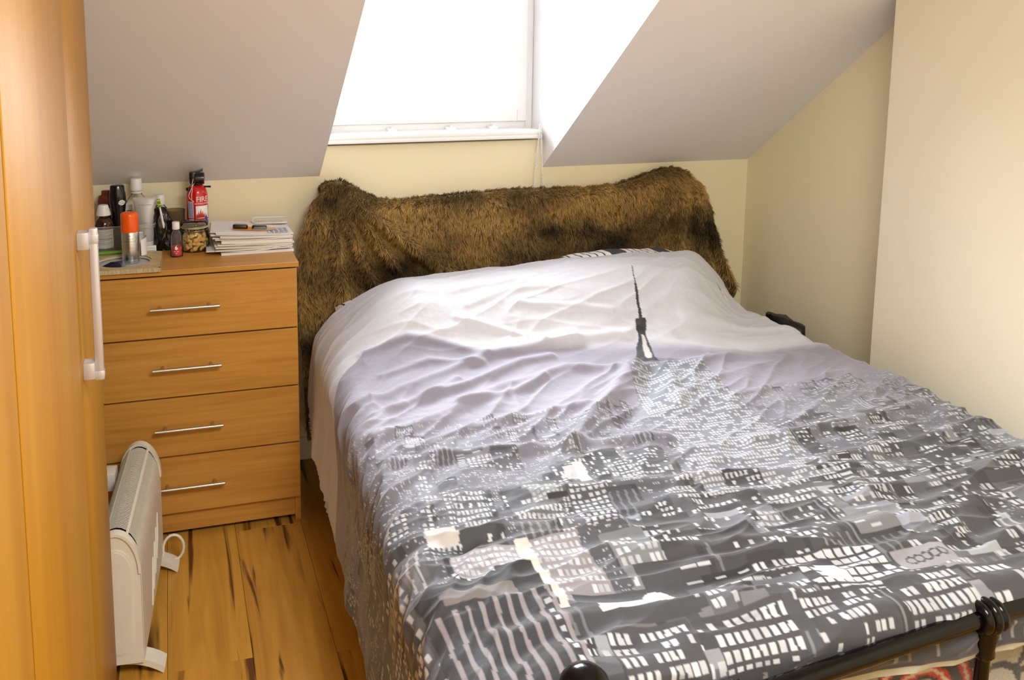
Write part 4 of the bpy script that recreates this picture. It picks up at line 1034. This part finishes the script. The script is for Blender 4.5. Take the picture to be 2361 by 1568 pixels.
CP[r_][m] = np.array((.60, .585, .585))
# lower city in front of the tower foot
for k in range(120):
    yb = -1.60-.95*(k/120.); f = min(1.25, (-yb-1.1)/.95); building(rr.uniform(.55, 1.5), (.03+.06*f)*rr.uniform(.6, 1.6), yb, (.02+.12*f)*rr.uniform(.4, 1.2), f, rr, max(0, .3-.6*f))
# spire
def ptaper(pts, col):
    for (ya, ca, wa), (yb, cb_, wb_) in zip(pts[:-1], pts[1:]):
        r_ = rows(ya, yb); q = (VV[r_]-ya)/(yb-ya); m = np.abs(UU[r_]-(ca+(cb_-ca)*q)) < wa+(wb_-wa)*q
        CP[r_][m] = np.array(col)
dk = (.022, .022, .024)
ptaper([(-.52, .898, .0014), (-.60, .902, .0024), (-.60, .902, .0042), (-.712, .908, .0058)], dk)
ptaper([(-.712, .908, .016), (-.722, .908, .0195), (-.752, .905, .0185), (-.765, .905, .013)], dk)
ptaper([(-.765, .905, .0145), (-.80, .906, .0165), (-.83, .904, .026), (-.895, .900, .031), (-.912, .898, .04), (-.922, .898, .046)], dk)
ptaper([(-.77, .907, .005), (-.81, .911, .007), (-.85, .910, .011), (-.885, .912, .012), (-.90, .913, .008)], (.66, .62, .56))
# named shapes near the foot (print coordinates shifted by +.14)
D = .14
prect(.345+D, .395+D, -1.43, -1.478, (.55, .52, .50)); prect(.372+D, .398+D, -1.415, -1.492, (.66, .63, .61)); prect(.332+D, .36+D, -1.452, -1.47, (.5, .48, .47))
prect(-.01+D, .055+D, -1.585, -1.645, (.62, .56, .50)); pwin(-.02+D, .06+D, -1.64, -1.66, .012, -.016, .5, .6, .9, 3)
prect(.168+D, .30+D, -1.67, -1.86, (.30, .27, .27)); pwin(.19+D, .30+D, -1.672, -1.85, .0135, -.019, .6, .6, .8, 12)
prect(.165+D, .196+D, -1.665, -1.875, (.70, .64, .56))
prect(.03+D, .165+D, -1.68, -1.75, (.33, .30, .31)); pwin(.03+D, .165+D, -1.68, -1.75, .012, -.016, .65, .6, .85, 13)
prect(-.06+D, .178+D, -1.755, -2.3, (.03, .03, .033)); prect(.10+D, .178+D, -1.735, -1.78, (.022, .022, .024)); prect(-.02+D, .12+D, -1.79, -1.822, (.19, .165, .15))
for k in range(9): prect(-.04+.026*k+D, -.031+.026*k+D, -1.835+.003*k, -2.3, (.30, .265, .265))
pwin(.150+D, .172+D, -1.84, -2.1, .022, -.024, .45, .45, .8, 14)
prect(.21+D, .42+D, -1.845, -1.945, (.05, .052, .056))
prect(.245+D, .36+D, -1.872, -1.908, (.80, .75, .69)); m = np.hypot(UU-(.372+D), (VV+1.884)*1.1) < .031; CP[m] = np.array((.80, .75, .69))
prect(.252+D, .33+D, -1.886, -1.889, (.45, .42, .39))
prect(.66+D, .86+D, -1.845, -1.975, (.04, .041, .046)); pwin(.66+D, .86+D, -1.848, -1.972, .0225, -.020, .78, .70, .78, 15, var=.15)
prect(.70+D, .75+D, -1.885, -1.935, (.80, .75, .70))
prect(.875+D, 1.0+D, -1.89, -1.945, (.34, .315, .315)); 
for k in range(5):
    d_ = np.hypot(UU-(.905+.018*k+D), VV+1.917); CP[(d_ < .011) & (d_ > .0075)] = np.array((.06, .06, .06))
prect(.90+D, 1.01+D, -1.95, -2.01, (.30, .275, .27)); prect(.91+D, 1.0+D, -1.957, -2.002, (.035, .035, .035))
for k in range(3): prect(.918+.028*k+D, .937+.028*k+D, -1.965, -1.995, (.5, .46, .42) if k == 0 else (.12, .115, .11))
# rows of big lit windows along the foot
for k in range(7):
    x_ = .22+.19*k+D; prect(x_, x_+.16, -1.95-.004*(k % 3), -2.25, (.055, .054, .058)); pwin(x_, x_+.158, -1.955-.004*(k % 3), -2.24, (.0155, .018, .0135, .0165, .02, .0145, .016)[k], -(.024, .03, .02, .026, .031, .022, .026)[k], .66, .68, (.62, .78, .5, .72, .55, .8, .6)[k], 40+k, var=.3)
prect(-1, 3, -2.062, -2.2, (.04, .04, .043)); pwin(-.2, 2, -2.065, -2.115, .03, -.05, .25, .7, .4, 77, col=(.25, .23, .21)); prect(-1, 3, -2.122, -2.2, (.45, .40, .28))
# streets as pale hairlines
CP *= (1+.05*fbm(UU*60, VV*60, 2, 77))[..., None]
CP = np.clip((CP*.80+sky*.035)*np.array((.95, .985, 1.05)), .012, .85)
m_duv, nt, b = base_mat('printed_duvet_cotton')
at_ = nt.nodes.new('ShaderNodeAttribute'); at_.attribute_name = 'print'; nt.links.new(at_.outputs['Color'], b.inputs['Base Color'])
b.inputs['Roughness'].default_value = .75; b.inputs['Sheen Weight'].default_value = .25; b.inputs['Sheen Roughness'].default_value = .4
tc = nt.nodes.new('ShaderNodeTexCoord'); nn = nt.nodes.new('ShaderNodeTexNoise'); nn.inputs['Scale'].default_value = 90; nn.inputs['Detail'].default_value = 4; nt.links.new(tc.outputs['Object'], nn.inputs['Vector'])
bpn = nt.nodes.new('ShaderNodeBump'); bpn.inputs['Strength'].default_value = .12; bpn.inputs['Distance'].default_value = .004; nt.links.new(nn.outputs['Fac'], bpn.inputs['Height']); nt.links.new(bpn.outputs['Normal'], b.inputs['Normal'])
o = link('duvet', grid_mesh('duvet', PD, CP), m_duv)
tag(o, 'rumpled grey duvet printed with a night city and tall spire', 'duvet')

# ------------------------------------------------------------------ fur throw over the headboard
ft = thing('fur_throw', 'brown faux fur throw draped over the headboard', 'throw', (.8, -.09, .1))
FX, FY, FZ = .8, -.09, .1
tpx = [.03, .05, .09, .129, .16, .192, .23, .272, .337, .469, .639, .814, .993, 1.141, 1.235, 1.30, 1.367, 1.41, 1.454, 1.49, 1.533, 1.56, 1.585]
tpz = [1.030, 1.050, 1.068, 1.068, 1.056, 1.037, 1.014, .995, .986, .992, 1.0, 1.006, 1.001, .998, 1.006, 1.02, 1.041, 1.053, 1.062, 1.064, 1.054, 1.034, 1.008]
elz = [.0, .14, .45, .6, .75, .89, .95, 1.0, 1.05]; elx = [-.02, -.02, -.035, -.045, -.042, -.026, -.008, .012, .045]
erz = [.0, .4, .619, .787, .934, 1.0, 1.025, 1.07]; erx = [1.76, 1.75, 1.712, 1.668, 1.62, 1.592, 1.573, 1.54]
def smooth1(a, n):
    for _ in range(n): a = np.concatenate([a[:1], (a[:-2]+2*a[1:-1]+a[2:])/4, a[-1:]])
    return a
def fur_surface(A, B):
    """A across 0..1, B: 0 top ridge, 1 lower edge; negative B is the flap behind the headboard"""
    xt = .05+A*(1.545-.05); zt__ = np.interp(xt, tpx, tpz)
    zb = .13
    Bp = np.clip(B, 0, 1)
    z = zt__+(zb-zt__)*Bp-.0
    xe0 = np.interp(z, elz, elx); xe1 = np.interp(z, erz, erx)
    w_ = sstep(0, .055, Bp)
    x = (xe0+A*(xe1-xe0))*w_+xt*(1-w_)
    rr_ = .035
    front = -.068-rr_*np.sqrt(np.clip(1-(1-np.clip(Bp*.9/rr_, 0, 1))**2, 0, 1))
    z = z-.0
    y = front
    # folds fanning from the two post tops
    def fan(cx_, cz_, ang_deg, h, wid, lo, hi):
        a = np.radians(ang_deg); dx, dz = x-cx_, z-cz_
        al_ = dx*np.sin(a)-dz*np.cos(a); pe = dx*np.cos(a)+dz*np.sin(a)
        bend = .10*al_*al_
        return h*np.exp(-((pe-bend)/(wid*.6*(.55+1.2*np.clip(al_, 0, 1))))**2)*sstep(lo, lo+.12, al_)*(1-sstep(hi-.25, hi, al_))
    d = fan(.10, 1.06, 48, .030, .030, .03, .75)+fan(.10, 1.06, 33, .026, .026, .06, .9)+fan(.09, 1.06, 18, .022, .026, .08, .95)+fan(.08, 1.05, 2, .024, .03, .1, 1.0)
    d += fan(1.50, 1.05, -34, .022, .035, .06, .62)+fan(1.53, 1.05, 8, .024, .022, .06, .8)+fan(1.53, 1.05, 19, .02, .02, .1, .8)+fan(1.52, 1.05, -12, .016, .03, .1, .7)
    d += .012*fbm(x*5, z*5, 2, 90)+.006*fbm(x*16, z*12, 2, 91)
    y = y-d*sstep(0, .08, Bp)*2.8-.028*sstep(.1, .5, Bp)
    back = B < 0
    y = np.where(back, -.04+.012*np.cos(np.clip(-B*18, 0, math.pi)), y)
    z = np.where(back, z+B*.55, z)+np.where(back, 0, .004*fbm(x*30, B*0, 2, 95))
    return np.stack([x-FX, y-FY, z-FZ], -1)
na, nb = 240, 150
A, B = np.meshgrid(np.linspace(0, 1, na), np.concatenate([np.linspace(-.3, -.01, 20), np.linspace(0, .1, 30), np.linspace(.105, 1, nb-50)]))
def patchcol(x, z):
    n = fbm(x*3.3+.5, z*5.5, 3, 80)+.35*fbm(x*9, z*14, 2, 81)+.12
    band = .22*np.sin(z*21+.8*np.sin(x*3)+.6)
    k = np.clip(.46+.85*n+band*1.2, 0, 1)[..., None]
    return np.array(lin((58, 43, 19)))*(1-k)+np.array(lin((204, 166, 98)))*k
PF = fur_surface(A, B)
m_back, nt, b = base_mat('fur_backing'); at_ = nt.nodes.new('ShaderNodeAttribute'); at_.attribute_name = 'print'; nt.links.new(at_.outputs['Color'], b.inputs['Base Color']); b.inputs['Roughness'].default_value = .95
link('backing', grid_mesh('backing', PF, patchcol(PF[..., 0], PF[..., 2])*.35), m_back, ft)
NS = 190000
Aa = RNG.random(NS*3); Bb = RNG.random(NS*3)**1.1*1.02-.03
c0 = fur_surface(Aa, Bb)
vis = (c0[:, 2]+FZ > .52) | (c0[:, 0]+FX < .16) | (c0[:, 0]+FX > 1.5)
Aa = Aa[vis][:NS]; Bb = Bb[vis][:NS]; c0 = c0[vis][:NS]; NS = len(c0)
e = .004
dA = fur_surface(Aa+e, Bb)-fur_surface(Aa-e, Bb); dB = fur_surface(Aa, np.maximum(Bb, 0)+e)-fur_surface(Aa, np.maximum(Bb, 0)-0*e)
nrm = np.cross(dB, dA); nrm /= np.linalg.norm(nrm, axis=1, keepdims=True)+1e-12; nrm[nrm[:, 1] > .3] *= -1
topm = Bb < .02; nrm[topm] = nrm[topm]*.4+np.array((0, -.25, .8)); nrm /= np.linalg.norm(nrm, axis=1, keepdims=True)
dn = dB/(np.linalg.norm(dB, axis=1, keepdims=True)+1e-12)
sw = fbm(c0[:, 0]*7, c0[:, 2]*7, 2, 85)
sidev = np.stack([np.ones(NS), np.zeros(NS), np.zeros(NS)], 1)
clump = np.stack([fbm(c0[:, 0]*45, c0[:, 2]*45, 2, 86), np.zeros(NS), fbm(c0[:, 0]*45+9, c0[:, 2]*45, 2, 87)], 1)
dirv = nrm*.75+dn*.62+sidev*(sw*.9)[:, None]+clump*1.3+RNG.normal(0, .22, (NS, 3))
dirv /= np.linalg.norm(dirv, axis=1, keepdims=True)
ln = (.013+.011*RNG.random(NS))[:, None]
mid_ = c0+dirv*ln*.55; tip = c0+dirv*ln*.95+np.array((0, -.0, -1))*ln*.28+dn*ln*.12
tip = tip+np.where(topm, 1., 0.)[:, None]*np.array((0, 0, .004))
sd = np.cross(dirv, RNG.normal(0, 1, (NS, 3))); sd /= np.linalg.norm(sd, axis=1, keepdims=True)+1e-12
wd_ = .00085
V = np.stack([c0-sd*wd_, c0+sd*wd_, mid_+sd*wd_*.85, mid_-sd*wd_*.85, tip], 1).reshape(-1, 3)
k5 = np.arange(NS)*5
tri = np.concatenate([np.stack([k5, k5+1, k5+2], 1), np.stack([k5, k5+2, k5+3], 1), np.stack([k5+3, k5+2, k5+4], 1)], 0)
me = bpy.data.meshes.new('pile'); me.vertices.add(len(V)); me.vertices.foreach_set('co', V.reshape(-1).astype(np.float32))
me.loops.add(tri.size); me.loops.foreach_set('vertex_index', tri.reshape(-1).astype(np.int32)); me.polygons.add(len(tri)); me.polygons.foreach_set('loop_start', (np.arange(len(tri))*3).astype(np.int32)); me.update(calc_edges=True)
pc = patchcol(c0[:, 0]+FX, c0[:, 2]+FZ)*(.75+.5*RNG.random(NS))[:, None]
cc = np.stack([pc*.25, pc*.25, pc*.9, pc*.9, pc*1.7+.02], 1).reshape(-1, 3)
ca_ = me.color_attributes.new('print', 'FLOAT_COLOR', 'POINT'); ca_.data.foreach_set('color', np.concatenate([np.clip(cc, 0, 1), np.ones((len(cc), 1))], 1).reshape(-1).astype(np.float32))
m_pile, nt, b = base_mat('fur_pile'); at_ = nt.nodes.new('ShaderNodeAttribute'); at_.attribute_name = 'print'; nt.links.new(at_.outputs['Color'], b.inputs['Base Color']); b.inputs['Roughness'].default_value = .55
tl = nt.nodes.new('ShaderNodeBsdfTranslucent'); ms = nt.nodes.new('ShaderNodeMixShader'); ms.inputs[0].default_value = .25; nt.links.new(at_.outputs['Color'], tl.inputs[0]); nt.links.new(b.outputs[0], ms.inputs[1]); nt.links.new(tl.outputs[0], ms.inputs[2]); nt.links.new(ms.outputs[0], nt.nodes['Material Output'].inputs[0])
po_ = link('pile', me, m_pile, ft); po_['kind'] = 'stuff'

# ------------------------------------------------------------------ black bag between bed and wall
nu, nv = 36, 22; P = np.zeros((nv, nu, 3))
for j in range(nv):
    for i in range(nu):
        a = 2*math.pi*i/(nu-1); z = j/(nv-1); r_ = 1-.25*z
        P[j, i] = (.055*math.cos(a)*r_*(abs(math.cos(a))**-.3 if abs(math.cos(a)) > .2 else 1.2)*.8, .13*math.sin(a)*r_, z*.545)
nz = fbm(P[..., 1]*9, P[..., 2]*9+P[..., 0]*7, 3, 99); nz[:, -1] = nz[:, 0]
P[..., 0] += .012*nz; P[..., 1] += .02*nz; P[..., 2] += .03*nz*(P[..., 2] > .4)
P = np.concatenate([P, np.tile(P[-1].mean(0)+np.array((0, 0, .008)), (1, nu, 1))], 0)
o = link('black_bag', grid_mesh('black_bag', P), M('black_nylon', (14, 13, 18), .45, var=.3)); o.location = (1.712, -.50, 0)
tag(o, 'black fabric bag wedged between bed and right wall', 'bag')
